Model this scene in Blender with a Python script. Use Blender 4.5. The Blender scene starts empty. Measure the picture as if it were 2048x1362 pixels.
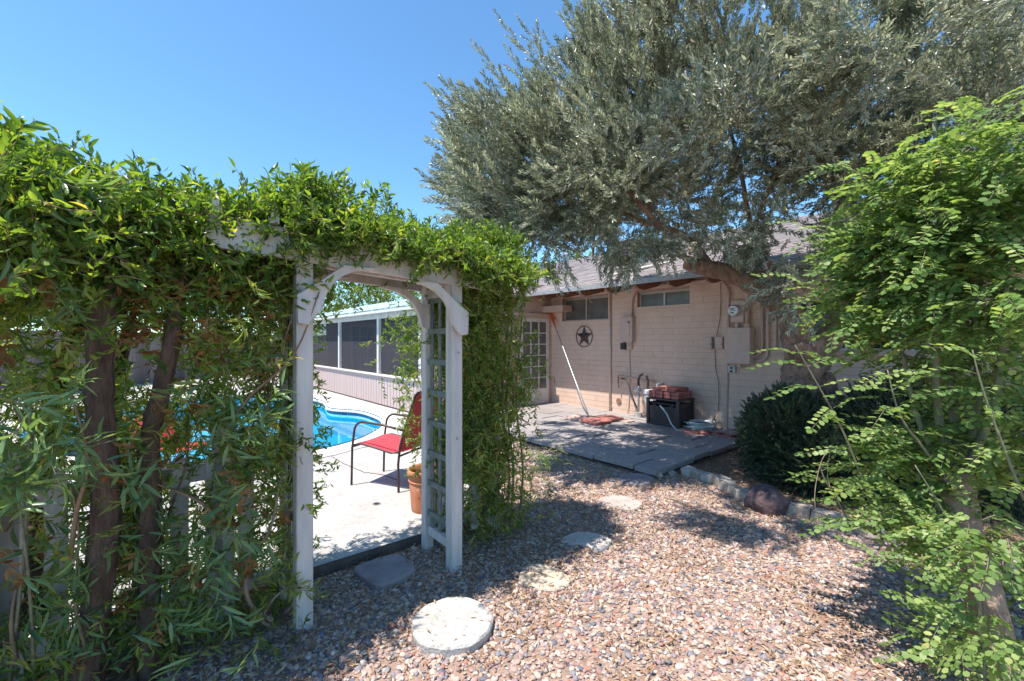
import bpy, bmesh, math, random
import numpy as np
from mathutils import Vector, Matrix, Euler, Quaternion
from mathutils.geometry import tessellate_polygon
random.seed(7); rng = np.random.default_rng(7)
sc = bpy.context.scene
COL = sc.collection
R = math.radians

# ------------------------------------------------------------------ camera, sky, sun, exposure
F = 880.0; CX = 1024.0; HY = 681.0; CH = 1.6
cam = bpy.data.cameras.new('camera'); cam.lens = 36 * F / 2048; cam.sensor_width = 36
cam.clip_start = 0.05; cam.clip_end = 600
co = bpy.data.objects.new('camera', cam); COL.objects.link(co)
co.location = (0, 0, CH); co.rotation_euler = (R(90), 0, 0); sc.camera = co

SUN_DIR = Vector((-0.33, -0.20, 0.93)).normalized()      # towards the sun
w = bpy.data.worlds.new('World'); sc.world = w; w.use_nodes = True
nt = w.node_tree; bg = nt.nodes['Background']
sky = nt.nodes.new('ShaderNodeTexSky'); sky.sky_type = 'NISHITA'; sky.sun_disc = False
sky.sun_elevation = math.asin(SUN_DIR.z); sky.sun_rotation = math.atan2(SUN_DIR.x, SUN_DIR.y)
sky.air_density = 1.0; sky.dust_density = 0.0; sky.ozone_density = 7.0; sky.altitude = 400
tint = nt.nodes.new('ShaderNodeMix'); tint.data_type = 'RGBA'; tint.blend_type = 'MULTIPLY'; tint.inputs['Factor'].default_value = 1
nt.links.new(sky.outputs[0], tint.inputs['A']); tint.inputs['B'].default_value = (.82, 1.01, .98, 1)
nt.links.new(tint.outputs['Result'], bg.inputs[0]); bg.inputs[1].default_value = 0.105
sl = bpy.data.lights.new('sun', 'SUN'); sl.energy = 3.2; sl.angle = R(0.5); sl.color = (1.0, .94, .86)
so = bpy.data.objects.new('sun', sl); COL.objects.link(so)
so.rotation_euler = SUN_DIR.to_track_quat('Z', 'Y').to_euler(); so.location = (0, 0, 30)
sc.view_settings.view_transform = 'Standard'; sc.view_settings.look = 'None'
sc.view_settings.exposure = 1.42; sc.view_settings.gamma = 1.0
sc.view_settings.use_curve_mapping = False
try:
    sc.cycles.max_bounces = 8; sc.cycles.transparent_max_bounces = 16; sc.cycles.diffuse_bounces = 4
except Exception: pass

# ------------------------------------------------------------------ helpers
def P(px, py, Y): return Vector(((px - CX) / F * Y, Y, CH - (py - HY) / F * Y))
def G(px, py, z=0.0):
    Y = (CH - z) * F / (py - HY); return Vector(((px - CX) / F * Y, Y, z))

class MB:
    def __init__(s): s.v = []; s.f = []
    def add(s, vs, fs):
        b = len(s.v); s.v += [tuple(x) for x in vs]; s.f += [tuple(i + b for i in f) for f in fs]; return s
    def box(s, c, h, ax=None):
        c = Vector(c); ax = ax or (Vector((1,0,0)), Vector((0,1,0)), Vector((0,0,1)))
        vs = [c + ax[0]*(h[0]*i) + ax[1]*(h[1]*j) + ax[2]*(h[2]*k) for k in (-1,1) for j in (-1,1) for i in (-1,1)]
        fs = [(0,2,3,1),(4,5,7,6),(0,1,5,4),(2,6,7,3),(0,4,6,2),(1,3,7,5)]
        if ax[0].cross(ax[1]).dot(ax[2]) < 0: fs = [f[::-1] for f in fs]
        return s.add(vs, fs)
    def tube(s, pts, r, n=8, cap=True, squash=1.0, jit=0.0):
        pts = [Vector(p) for p in pts]; m = len(pts)
        if not hasattr(r, '__len__'): r = [r] * m
        vs = []; prev = None
        for i, p in enumerate(pts):
            d = (pts[min(i+1, m-1)] - pts[max(i-1, 0)]).normalized()
            if prev is None:
                a = d.orthogonal().normalized()
            else:
                a = (prev - d * prev.dot(d)).normalized()
            prev = a; b = d.cross(a)
            for k in range(n):
                t = 2*math.pi*k/n; rr = r[i]*(1 + (random.uniform(-jit, jit) if jit else 0))
                vs.append(p + (a*math.cos(t) + b*math.sin(t)*squash)*rr)
        fs = [(i*n+k, i*n+(k+1)%n, (i+1)*n+(k+1)%n, (i+1)*n+k) for i in range(m-1) for k in range(n)]
        if cap: fs += [tuple(range(n))[::-1], tuple(range((m-1)*n, m*n))]
        return s.add(vs, fs)
    def lathe(s, c, prof, n=24, axis='Z'):
        c = Vector(c); vs = []
        for (r_, z) in prof:
            for k in range(n):
                t = 2*math.pi*k/n; vs.append(c + Vector((r_*math.cos(t), r_*math.sin(t), z)))
        m = len(prof)
        fs = [(i*n+k, i*n+(k+1)%n, (i+1)*n+(k+1)%n, (i+1)*n+k) for i in range(m-1) for k in range(n)]
        fs += [tuple(range(n))[::-1], tuple(range((m-1)*n, m*n))]
        return s.add(vs, fs)
    def prism(s, poly, ext):                        # 3D planar polygon extruded by vector ext
        poly = [Vector(p) for p in poly]; ext = Vector(ext); n = len(poly)
        tris = tessellate_polygon([poly]); 
        vs = poly + [p + ext for p in poly]
        fs = [tuple(t) for t in tris] + [tuple(i + n for i in t)[::-1] for t in tris]
        fs += [(i, (i+1) % n, (i+1) % n + n, i + n) for i in range(n)]
        return s.add(vs, fs)
    def build(s, name, m, parent=None, smooth=False, bevel=0, origin=None, recalc=True, segs=1):
        vs = np.array(s.v, dtype=float)
        if origin is None:
            if parent is not None: origin = world_loc(parent)
            else: origin = Vector(((vs[:,0].min()+vs[:,0].max())/2, (vs[:,1].min()+vs[:,1].max())/2, vs[:,2].min()))
        vs = vs - np.array(origin)
        me = bpy.data.meshes.new(name); me.from_pydata([tuple(v) for v in vs], [], s.f); me.update()
        if recalc or bevel:
            bm = bmesh.new(); bm.from_mesh(me)
            bmesh.ops.remove_doubles(bm, verts=bm.verts, dist=1e-5)
            bmesh.ops.recalc_face_normals(bm, faces=bm.faces)
            if bevel:
                ed = [e for e in bm.edges if len(e.link_faces) == 2 and e.calc_face_angle(0) > 0.6]
                bmesh.ops.bevel(bm, geom=ed, offset=bevel, segments=segs, affect='EDGES', clamp_overlap=True)
            bm.to_mesh(me); bm.free()
        if smooth:
            for p in me.polygons: p.use_smooth = True
        me.materials.append(m)
        o = bpy.data.objects.new(name, me); COL.objects.link(o)
        if parent is not None:
            o.parent = parent; o.location = Vector(origin) - world_loc(parent)
        else: o.location = origin
        return o
def world_loc(o):
    l = Vector(o.location)
    while o.parent: o = o.parent; l += Vector(o.location)
    return l
def tag(o, label=None, cat=None, group=None, kind=None):
    if label: o['label'] = label
    if cat: o['category'] = cat
    if group: o['group'] = group
    if kind: o['kind'] = kind
    return o
def thing(name, loc, label, cat, group=None):
    o = bpy.data.objects.new(name, None); COL.objects.link(o); o.location = loc; o.empty_display_size = .1
    return tag(o, label, cat, group)
def inst(name, mesh, parent, loc, rot=(0,0,0), scale=(1,1,1)):       # shared-mesh copy, loc in world coordinates
    o = bpy.data.objects.new(name, mesh); COL.objects.link(o)
    if parent is not None: o.parent = parent; o.location = Vector(loc) - world_loc(parent)
    else: o.location = loc
    o.rotation_euler = rot; o.scale = scale; return o

# ------------------------------------------------------------------ materials
def ramp(N, stops, interp='LINEAR'):
    r = N.nodes.new('ShaderNodeValToRGB'); cr = r.color_ramp; cr.interpolation = interp
    while len(cr.elements) < len(stops): cr.elements.new(0.5)
    for e, (p, c) in zip(cr.elements, stops): e.position = p; e.color = (*c, 1)
    return r
def mat(name, c1, c2=None, scale=6, rough=.8, bump=0, bscale=60, metal=0, detail=6, spec=.5, world=False, stretch=None, dirt=None):
    m = bpy.data.materials.new(name); m.use_nodes = True; N = m.node_tree; b = N.nodes['Principled BSDF']
    b.inputs['Roughness'].default_value = rough; b.inputs['Metallic'].default_value = metal
    b.inputs['Specular IOR Level'].default_value = spec
    b.inputs['Base Color'].default_value = (*c1, 1)
    tc = N.nodes.new('ShaderNodeTexCoord'); out = tc.outputs['Object']
    if world:
        ge = N.nodes.new('ShaderNodeNewGeometry'); out = ge.outputs['Position']
    if stretch:
        mp = N.nodes.new('ShaderNodeMapping'); mp.inputs['Scale'].default_value = stretch
        N.links.new(out, mp.inputs[0]); out = mp.outputs[0]
    if c2:
        n = N.nodes.new('ShaderNodeTexNoise'); n.inputs['Scale'].default_value = scale; n.inputs['Detail'].default_value = detail
        n.inputs['Roughness'].default_value = .62
        N.links.new(out, n.inputs['Vector'])
        r = ramp(N, [(.34, c1), (.66, c2)]); N.links.new(n.outputs['Fac'], r.inputs[0]); colo = r.outputs[0]
        if dirt:                                   # (colour, scale, low, high)
            n3 = N.nodes.new('ShaderNodeTexNoise'); n3.inputs['Scale'].default_value = dirt[1]; n3.inputs['Detail'].default_value = 9
            n3.inputs['Roughness'].default_value = .7
            N.links.new(out, n3.inputs['Vector'])
            r3 = ramp(N, [(dirt[2], (0,0,0)), (dirt[3], (1,1,1))]); N.links.new(n3.outputs['Fac'], r3.inputs[0])
            mx = N.nodes.new('ShaderNodeMix'); mx.data_type = 'RGBA'
            N.links.new(r3.outputs[0], mx.inputs['Factor']); N.links.new(colo, mx.inputs['A']); mx.inputs['B'].default_value = (*dirt[0], 1)
            colo = mx.outputs['Result']
        N.links.new(colo, b.inputs['Base Color'])
    if bump:
        n2 = N.nodes.new('ShaderNodeTexNoise'); n2.inputs['Scale'].default_value = bscale; n2.inputs['Detail'].default_value = 8
        N.links.new(out, n2.inputs['Vector'])
        bp = N.nodes.new('ShaderNodeBump'); bp.inputs['Strength'].default_value = bump; bp.inputs['Distance'].default_value = .01
        N.links.new(n2.outputs['Fac'], bp.inputs['Height']); N.links.new(bp.outputs[0], b.inputs['Normal'])
    return m
def leafmat(name, stops, trans, tfac=.38, rough=.45, spec=.5):
    m = bpy.data.materials.new(name); m.use_nodes = True; N = m.node_tree; b = N.nodes['Principled BSDF']
    b.inputs['Roughness'].default_value = rough; b.inputs['Specular IOR Level'].default_value = spec
    g = N.nodes.new('ShaderNodeNewGeometry'); oi = N.nodes.new('ShaderNodeObjectInfo')
    ma = N.nodes.new('ShaderNodeMath'); ma.operation = 'MULTIPLY_ADD'; ma.inputs[1].default_value = .6
    m2 = N.nodes.new('ShaderNodeMath'); m2.operation = 'MULTIPLY'; m2.inputs[1].default_value = .4
    N.links.new(oi.outputs['Random'], m2.inputs[0])
    N.links.new(g.outputs['Random Per Island'], ma.inputs[0]); N.links.new(m2.outputs[0], ma.inputs[2])
    r = ramp(N, stops); N.links.new(ma.outputs[0], r.inputs[0]); N.links.new(r.outputs[0], b.inputs['Base Color'])
    t = N.nodes.new('ShaderNodeBsdfTranslucent')
    mc = N.nodes.new('ShaderNodeMix'); mc.data_type = 'RGBA'; mc.blend_type = 'MULTIPLY'; mc.inputs['Factor'].default_value = 1
    N.links.new(r.outputs[0], mc.inputs['A']); mc.inputs['B'].default_value = (*trans, 1)
    N.links.new(mc.outputs['Result'], t.inputs[0])
    mx = N.nodes.new('ShaderNodeMixShader'); mx.inputs[0].default_value = tfac
    N.links.new(b.outputs[0], mx.inputs[1]); N.links.new(t.outputs[0], mx.inputs[2])
    N.links.new(mx.outputs[0], N.nodes['Material Output'].inputs[0])
    return m
def randmat(name, stops, rough=.75, bump=.4, bscale=90, interp='LINEAR', island=False, spec=.4):
    m = bpy.data.materials.new(name); m.use_nodes = True; N = m.node_tree; b = N.nodes['Principled BSDF']
    b.inputs['Roughness'].default_value = rough; b.inputs['Specular IOR Level'].default_value = spec
    if island: src = N.nodes.new('ShaderNodeNewGeometry').outputs['Random Per Island']
    else: src = N.nodes.new('ShaderNodeObjectInfo').outputs['Random']
    r = ramp(N, stops, interp); N.links.new(src, r.inputs[0])
    tc = N.nodes.new('ShaderNodeTexCoord'); n = N.nodes.new('ShaderNodeTexNoise'); n.inputs['Scale'].default_value = bscale; n.inputs['Detail'].default_value = 6
    N.links.new(tc.outputs['Object'], n.inputs['Vector'])
    mx = N.nodes.new('ShaderNodeMix'); mx.data_type = 'RGBA'; mx.blend_type = 'MULTIPLY'; mx.inputs['Factor'].default_value = .8
    r2 = ramp(N, [(.3, (.60,.585,.575)), (.7, (1.08,1.06,1.05))]); N.links.new(n.outputs['Fac'], r2.inputs[0])
    N.links.new(r.outputs[0], mx.inputs['A']); N.links.new(r2.outputs[0], mx.inputs['B'])
    N.links.new(mx.outputs['Result'], b.inputs['Base Color'])
    if bump:
        bp = N.nodes.new('ShaderNodeBump'); bp.inputs['Strength'].default_value = bump; bp.inputs['Distance'].default_value = .004
        N.links.new(n.outputs['Fac'], bp.inputs['Height']); N.links.new(bp.outputs[0], b.inputs['Normal'])
    return m

M = {}
M['white'] = mat('white paint', (.47,.44,.43), (.64,.61,.59), 12, .6, .5, 45, stretch=(1,1,.14), dirt=((.27,.21,.17), 11, .60, .74))
M['slat'] = mat('faded green slat', (.11,.135,.12), (.20,.23,.205), 20, .8, .3, 60, dirt=((.35,.25,.18), 25, .6, .75))
M['mortar'] = mat('tan wall paint joints', (.38,.25,.195), (.46,.30,.235), 5, .9, .5, 80, world=True)
M['brick'] = mat('tan painted block', (.61,.43,.335), (.70,.50,.40), 2.2, .8, .9, 55, world=True, dirt=((.42,.28,.23), 7, .60, .85))
M['tan'] = mat('tan painted metal', (.50,.345,.285), (.58,.41,.345), 9, .5, .15, 120, dirt=((.28,.2,.17), 20, .66, .85))
M['tanwood'] = mat('tan painted wood', (.46,.31,.245), (.55,.38,.31), 12, .75, .3, 40)
M['brownwood'] = mat('brown rafter paint', (.20,.105,.07), (.27,.15,.10), 12, .8, .3, 40)
M['fascia'] = mat('pale grey fascia', (.25,.255,.27), (.32,.325,.34), 8, .5)
M['shingle'] = randmat('grey brown shingle', [(0,(.22,.19,.185)),(.35,(.31,.275,.27)),(.7,(.26,.225,.225)),(1,(.38,.34,.335))], .95, .8, 140, island=True)
M['underlay'] = mat('dark roof underlay', (.10,.08,.08))
M['siding'] = mat('pinkish porch siding', (.42,.33,.315), (.52,.415,.39), 10, .75, .3, 40, stretch=(1,1,.2), dirt=((.35,.26,.22), 9, .6, .8))
M['siding_gap'] = mat('siding gap', (.07,.05,.045))
M['trim'] = mat('off white trim', (.56,.52,.48), (.66,.62,.58), 9, .6)
M['glass_dark'] = mat('obscure window glass', (.09,.085,.075), (.17,.15,.13), 3, .22, .15, 200, spec=.6)
M['alu'] = mat('aluminium window frame', (.38,.34,.31), (.48,.44,.4), 20, .4, metal=.3)
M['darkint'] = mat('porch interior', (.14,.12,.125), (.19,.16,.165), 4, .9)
M['iron'] = mat('dark bronze metal', (.045,.03,.028), (.08,.055,.05), 20, .45, .1, 100, metal=.4)
M['galv'] = mat('galvanised metal', (.36,.37,.40), (.5,.52,.55), 16, .4, metal=.6)
M['greym'] = mat('meter grey paint', (.40,.43,.42), (.5,.53,.52), 14, .5)
M['black'] = mat('black rubber', (.02,.02,.022), (.035,.035,.04), 20, .55)
M['resin'] = mat('dark brown resin', (.03,.024,.026), (.05,.042,.045), 30, .45, .2, 120)
M['redpaver'] = mat('red concrete paver', (.27,.085,.075), (.38,.145,.125), 12, .85, .5, 90, dirt=((.55,.36,.28), 18, .55, .75))
M['pinkpaver'] = mat('pinkish concrete paver', (.46,.30,.25), (.56,.40,.35), 10, .9, .5, 90)
M['slab'] = randmat('grey patio slab', [(0,(.27,.24,.235)),(.5,(.36,.325,.315)),(1,(.31,.285,.285))], .92, .7, 22)
M['slabbed'] = mat('dark joint soil', (.09,.065,.05), (.14,.1,.08), 20, 1, .5, 60)
M['deck'] = mat('white cool deck', (.38,.36,.34), (.49,.47,.445), 3.5, .9, .7, 130, world=True, dirt=((.30,.26,.24), 22, .52, .72))
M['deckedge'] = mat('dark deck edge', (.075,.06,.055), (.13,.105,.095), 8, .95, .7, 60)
M['plaster'] = mat('pool plaster', (.40,.74,.80), (.48,.80,.84), 2, .7)
M['tile'] = randmat('blue pool tile', [(0,(.015,.08,.17)),(.5,(.03,.14,.26)),(1,(.02,.20,.30))], .2, 0, 60)
M['soil'] = mat('reddish desert soil', (.25,.17,.13), (.37,.26,.205), 5, 1, 1, 60, world=True, dirt=((.16,.10,.07), 16, .5, .7))
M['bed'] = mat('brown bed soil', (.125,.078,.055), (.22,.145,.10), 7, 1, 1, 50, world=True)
M['terra'] = mat('terracotta', (.38,.125,.06), (.52,.21,.11), 8, .8, .4, 60, dirt=((.55,.40,.30), 9, .58, .78))
M['redfab'] = mat('red sling mesh', (.50,.035,.05), (.60,.06,.075), 40, .7, .4, 400)
M['yellowfab'] = mat('olive yellow cushion', (.34,.30,.08), (.42,.38,.12), 12, .8)
M['conc'] = mat('speckled pale concrete', (.38,.36,.33), (.52,.495,.46), 6, .95, .8, 70, dirt=((.22,.20,.185), 42, .54, .68))
M['purp'] = mat('purple grey stone', (.20,.165,.17), (.30,.25,.255), 8, .85, .6, 60)
M['yel'] = mat('cream limestone', (.44,.355,.27), (.54,.45,.36), 5, .9, .5, 50, dirt=((.38,.25,.13), 9, .6, .75))
M['whi'] = mat('white stone', (.42,.375,.36), (.56,.52,.50), 7, .9, .8, 40, dirt=((.35,.28,.25), 14, .55, .7))
M['pink'] = mat('pinkish grey stone', (.34,.28,.255), (.46,.385,.355), 8, .9, .6, 50)
M['rubble'] = randmat('pale rubble stone', [(0,(.36,.30,.26)),(.5,(.47,.41,.36)),(1,(.55,.50,.46))], .95, 1, 25)
M['boulder'] = mat('brown pitted boulder', (.065,.042,.045), (.16,.105,.11), 9, .9, 1, 30, dirt=((.33,.25,.24), 22, .58, .72))
M['bark'] = mat('dark fissured bark', (.065,.040,.030), (.18,.115,.085), 18, .95, 1, 45, stretch=(1,1,.3))
M['barkred'] = mat('olive bark', (.15,.09,.065), (.38,.24,.17), 12, .95, 1, 30, stretch=(1,1,.45))
M['barkpale'] = mat('smooth pale bark', (.22,.15,.11), (.36,.26,.19), 14, .9, .5, 40)
M['stem'] = mat('green grey stem', (.13,.14,.085), (.24,.23,.15), 20, .8, .3, 80)
M['twig'] = mat('dry brown twig', (.19,.12,.075), (.30,.20,.13), 20, .9)
M['hose'] = mat('pale grey hose', (.46,.49,.50), (.55,.58,.6), 20, .4)
M['blue'] = mat('blue plastic', (.01,.06,.22), (.015,.09,.28), 20, .4)
M['orange'] = mat('orange red plastic', (.62,.09,.02), (.7,.12,.03), 20, .5)
M['pipew'] = mat('cream painted pipe', (.55,.42,.35), (.63,.49,.42), 9, .5)
M['fencewood'] = randmat('weathered fence board', [(0,(.15,.12,.11)),(1,(.25,.21,.19))], .95, .6, 20)
M['dial'] = mat('pale dial', (.62,.65,.68), (.7,.72,.75), 9, .35)
M['vineleaf'] = leafmat('vine leaf', [(0,(.028,.07,.016)),(.4,(.10,.185,.034)),(.75,(.20,.31,.055)),(.9,(.34,.38,.09)),(1,(.42,.24,.10))], (1.9,1.8,.6), .5, .32)
M['hang'] = leafmat('hanging narrow leaf', [(0,(.05,.10,.03)),(.3,(.15,.24,.055)),(.7,(.30,.36,.09)),(.88,(.42,.38,.12)),(1,(.42,.25,.11))], (1.9,1.8,.7), .52, .35)
M['willow'] = leafmat('long leaf', [(0,(.08,.15,.07)),(.6,(.18,.29,.12)),(1,(.28,.40,.16))], (1.6,1.6,.7), .35, .3)
M['olive'] = leafmat('olive leaf', [(0,(.08,.095,.065)),(.35,(.22,.245,.175)),(.65,(.43,.455,.36)),(.97,(.68,.69,.60)),(1,(.45,.40,.08))], (1.2,1.25,.95), .36, .3, .7)
M['moringa'] = leafmat('round leaflet', [(0,(.06,.12,.04)),(.4,(.17,.27,.085)),(.8,(.34,.43,.16)),(.96,(.48,.50,.22)),(1,(.45,.30,.10))], (1.5,1.5,.8), .45, .42, .3)
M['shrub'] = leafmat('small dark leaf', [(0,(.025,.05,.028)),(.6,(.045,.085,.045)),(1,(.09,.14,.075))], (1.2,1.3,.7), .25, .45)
M['bgleaf'] = leafmat('distant yellow green leaf', [(0,(.08,.13,.03)),(.6,(.18,.25,.05)),(1,(.30,.36,.09))], (1.4,1.4,.6), .4, .5)
M['dry'] = randmat('dry leaf litter', [(0,(.24,.13,.07)),(.4,(.40,.26,.15)),(.75,(.55,.42,.28)),(1,(.30,.12,.05))], .9, 0, 60)
M['dead'] = leafmat('dead brown leaf', [(0,(.20,.09,.03)),(.6,(.36,.18,.06)),(1,(.50,.33,.15))], (1.3,1.1,.8), .3, .7)
peb = [(.0,(.44,.31,.26)),(.12,(.52,.42,.36)),(.26,(.34,.21,.19)),(.34,(.60,.53,.48)),(.44,(.25,.245,.27)),(.54,(.50,.36,.31)),(.64,(.42,.31,.27)),(.72,(.16,.165,.20)),(.80,(.57,.45,.37)),(.90,(.33,.24,.25)),(.97,(.45,.19,.13)),(1,(.62,.55,.48))]
M['pebble'] = randmat('river pebble', peb, .7, .2, 200, interp='CONSTANT', spec=.35)
# water: fresnel mirror over tinted clear
m = bpy.data.materials.new('pool water'); m.use_nodes = True; N = m.node_tree; N.nodes.remove(N.nodes['Principled BSDF'])
fr = N.nodes.new('ShaderNodeFresnel'); fr.inputs[0].default_value = 1.33
tr = N.nodes.new('ShaderNodeBsdfTransparent'); tr.inputs[0].default_value = (.10,.66,.86,1)
gl = N.nodes.new('ShaderNodeBsdfGlossy'); gl.inputs['Roughness'].default_value = .03
nn = N.nodes.new('ShaderNodeTexNoise'); nn.inputs['Scale'].default_value = 5; nn.inputs['Detail'].default_value = 3
ge = N.nodes.new('ShaderNodeNewGeometry'); N.links.new(ge.outputs['Position'], nn.inputs['Vector'])
bp = N.nodes.new('ShaderNodeBump'); bp.inputs['Strength'].default_value = .12; bp.inputs['Distance'].default_value = .01
N.links.new(nn.outputs['Fac'], bp.inputs['Height']); N.links.new(bp.outputs[0], gl.inputs['Normal']); N.links.new(bp.outputs[0], fr.inputs['Normal'])
mx = N.nodes.new('ShaderNodeMixShader'); fm = N.nodes.new('ShaderNodeMath'); fm.operation = 'MULTIPLY'; fm.inputs[1].default_value = .45; N.links.new(fr.outputs[0], fm.inputs[0]); N.links.new(fm.outputs[0], mx.inputs[0]); N.links.new(tr.outputs[0], mx.inputs[1]); N.links.new(gl.outputs[0], mx.inputs[2])
N.links.new(mx.outputs[0], N.nodes['Material Output'].inputs[0]); M['water'] = m
def veil(name, col, fac, rough=.8):        # see-through mesh or glass: part solid, part clear
    m = bpy.data.materials.new(name); m.use_nodes = True; N = m.node_tree; b = N.nodes['Principled BSDF']
    b.inputs['Base Color'].default_value = (*col, 1); b.inputs['Roughness'].default_value = rough
    t = N.nodes.new('ShaderNodeBsdfTransparent'); mx = N.nodes.new('ShaderNodeMixShader'); mx.inputs[0].default_value = fac
    N.links.new(t.outputs[0], mx.inputs[1]); N.links.new(b.outputs[0], mx.inputs[2]); N.links.new(mx.outputs[0], N.nodes['Material Output'].inputs[0])
    return m
M['screen'] = veil('insect screen', (.045,.042,.052), .55, .8)
M['clearglass'] = veil('window pane', (.03,.035,.04), .5, .06)
M['awning'] = veil('greenish fibreglass panel', (.42,.52,.52), .93, .4)

# ------------------------------------------------------------------ frames
W1 = Vector((3.866, 7.3, 0)); U = Vector((-.6432, .7657, 0)); NN = Vector((-.7657, -.6432, 0)); Z = Vector((0,0,1))
AX = (U, NN, Z)
def H(s, o, z): return W1 + U*s + NN*o + Z*z
def HW(px, py, o=0.0):
    k = (px - CX)/F; p0 = W1 + NN*o; Y = (p0.x + .84*p0.y)/(k + .84)
    return (Y - p0.y)/.7657, CH - (py - HY)/F*Y
CORN = 4.51
DZ = .08                                       # deck and patio level
A0 = G(606, 1255); E = Vector((.7705, .6375, 0)).normalized(); GB = Vector((-E.y, E.x, 0))
SPAN = .985; DEP = .38
def A(t, g, z): return A0 + E*t + GB*g + Z*z   # arbor frame
AAX = (E, GB, Z)

# ------------------------------------------------------------------ ground, deck, pool, patio, bed
pool = [(-5.35,11.6),(-4.95,11.3),(-4.62,10.85),(-4.39,10.45),(-4.25,10.1),(-4.07,9.86),(-3.8,9.72),(-3.43,9.62),(-3.15,9.4),(-2.9,9.1),(-2.6,8.7),(-2.42,8.3),
        (-2.3,7.78),(-2.31,7.23),(-2.37,6.75),(-2.55,6.35),(-2.8,6.0),(-3.3,5.7),(-4.2,5.5),(-5.4,5.6),(-6.8,6.2),(-8.2,7.2),(-9.2,8.6),(-9.6,10.2),(-9.0,11.8),(-7.9,12.5),(-6.8,12.5),(-6.0,12.1)]
def sheet(outer, hole, z, name, m, thick=None, parent=None):
    o3 = [Vector((x, y, z)) for x, y in outer]; polys = [o3]
    if hole: polys.append([Vector((x, y, z)) for x, y in hole])
    tris = tessellate_polygon(polys); vs = sum(polys, []); mb = MB(); n = len(vs)
    if thick:
        lo = [v - Z*thick for v in vs]; fs = [tuple(t) for t in tris]
        k = len(o3); fs += [(i, (i+1) % k, (i+1) % k + n, i + n) for i in range(k)]
        mb.add(vs + lo, fs)
    else: mb.add(vs, [tuple(t) for t in tris])
    return mb
def smooth_loop(pts, it=2):
    for _ in range(it):
        q = []
        for i in range(len(pts)):
            a, b = pts[i], pts[(i+1) % len(pts)]
            q += [(a[0]*.75+b[0]*.25, a[1]*.75+b[1]*.25), (a[0]*.25+b[0]*.75, a[1]*.25+b[1]*.75)]
        pts = q
    return pts
pool = smooth_loop(pool, 2)
pc = (sum(p[0] for p in pool)/len(pool), sum(p[1] for p in pool)/len(pool))
def grow(pts, d):
    out = []
    for i in range(len(pts)):
        a = Vector(pts[i-1]); b = Vector(pts[(i+1) % len(pts)]); t = (b-a).normalized(); n = Vector((t.y, -t.x))
        out.append((pts[i][0] + n.x*d, pts[i][1] + n.y*d))
    return out
area = sum(pool[i][0]*pool[(i+1)%len(pool)][1] - pool[(i+1)%len(pool)][0]*pool[i][1] for i in range(len(pool)))
if area < 0: pool = pool[::-1]
g = sheet([(-250,-60),(250,-60),(250,400),(-250,400)], grow(pool, .3), 0, 'ground', M['soil']).build('ground', M['soil'], origin=(0,0,0)); tag(g, kind='structure')
L = lambda t, off=.49: A(t, off, 0)
dk = [L(-5), L(1.35), Vector((-.3,7.2,0)), H(CORN, 3.3, 0), H(14, 3.3, 0), Vector((-16,22,0)), Vector((-16,-2,0))]
deck_poly = [(v.x, v.y) for v in dk]
d = sheet(deck_poly, grow(pool, .30), DZ, 'd', None, .0)
tag(sheet(deck_poly, grow(pool, .30), DZ, '', None).build('pool_deck', M['deck'], origin=(0,0,0)), kind='structure')
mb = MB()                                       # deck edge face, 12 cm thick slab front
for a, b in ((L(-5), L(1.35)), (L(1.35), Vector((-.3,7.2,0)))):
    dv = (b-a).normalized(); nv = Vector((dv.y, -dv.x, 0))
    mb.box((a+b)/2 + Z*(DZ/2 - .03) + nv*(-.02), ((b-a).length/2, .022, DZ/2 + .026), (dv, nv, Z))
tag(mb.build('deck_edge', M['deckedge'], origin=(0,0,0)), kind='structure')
cop = MB(); oi_, ii_ = grow(pool, .298), grow(pool, -.03); n = len(pool)      # rounded coping
prof = [(oi_, DZ), (oi_, DZ+.006), (grow(pool, .04), DZ+.006), (ii_, DZ-.012), (ii_, DZ-.05), (pool, DZ-.055)]
vs = [Vector((p[0], p[1], z)) for ring, z in prof for p in ring]
cop.add(vs, [(r*n+i, r*n+(i+1)%n, (r+1)*n+(i+1)%n, (r+1)*n+i) for r in range(len(prof)-1) for i in range(n)])
tag(cop.build('pool_coping', mat('pale coping', (.60,.55,.49), (.72,.67,.60), 6, .9, .5, 90, world=True), origin=(0,0,0), smooth=False), kind='structure')
bas = MB(); rings = [(pool, DZ-.05), (pool, -.5), (grow(pool, -.5), -1.2)]
vs = [Vector((p[0], p[1], z)) for ring, z in rings for p in ring]
fs = [(r*n+i, r*n+(i+1)%n, (r+1)*n+(i+1)%n, (r+1)*n+i) for r in range(2) for i in range(n)]
fl = [Vector((p[0], p[1], -1.2)) for p in rings[2][0]]; fs += [tuple(2*n+i for i in t) for t in tessellate_polygon([fl])]
bas.add(vs, fs); basin = tag(bas.build('pool_basin', M['plaster'], origin=(0,0,0)), kind='structure')
wv = [Vector((p[0], p[1], -.075)) for p in grow(pool, -.012)]; wm = MB(); wm.add(wv, [tuple(t) for t in tessellate_polygon([wv])])
tag(wm.build('pool_water', M['water'], origin=(0,0,0)), kind='structure')
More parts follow.
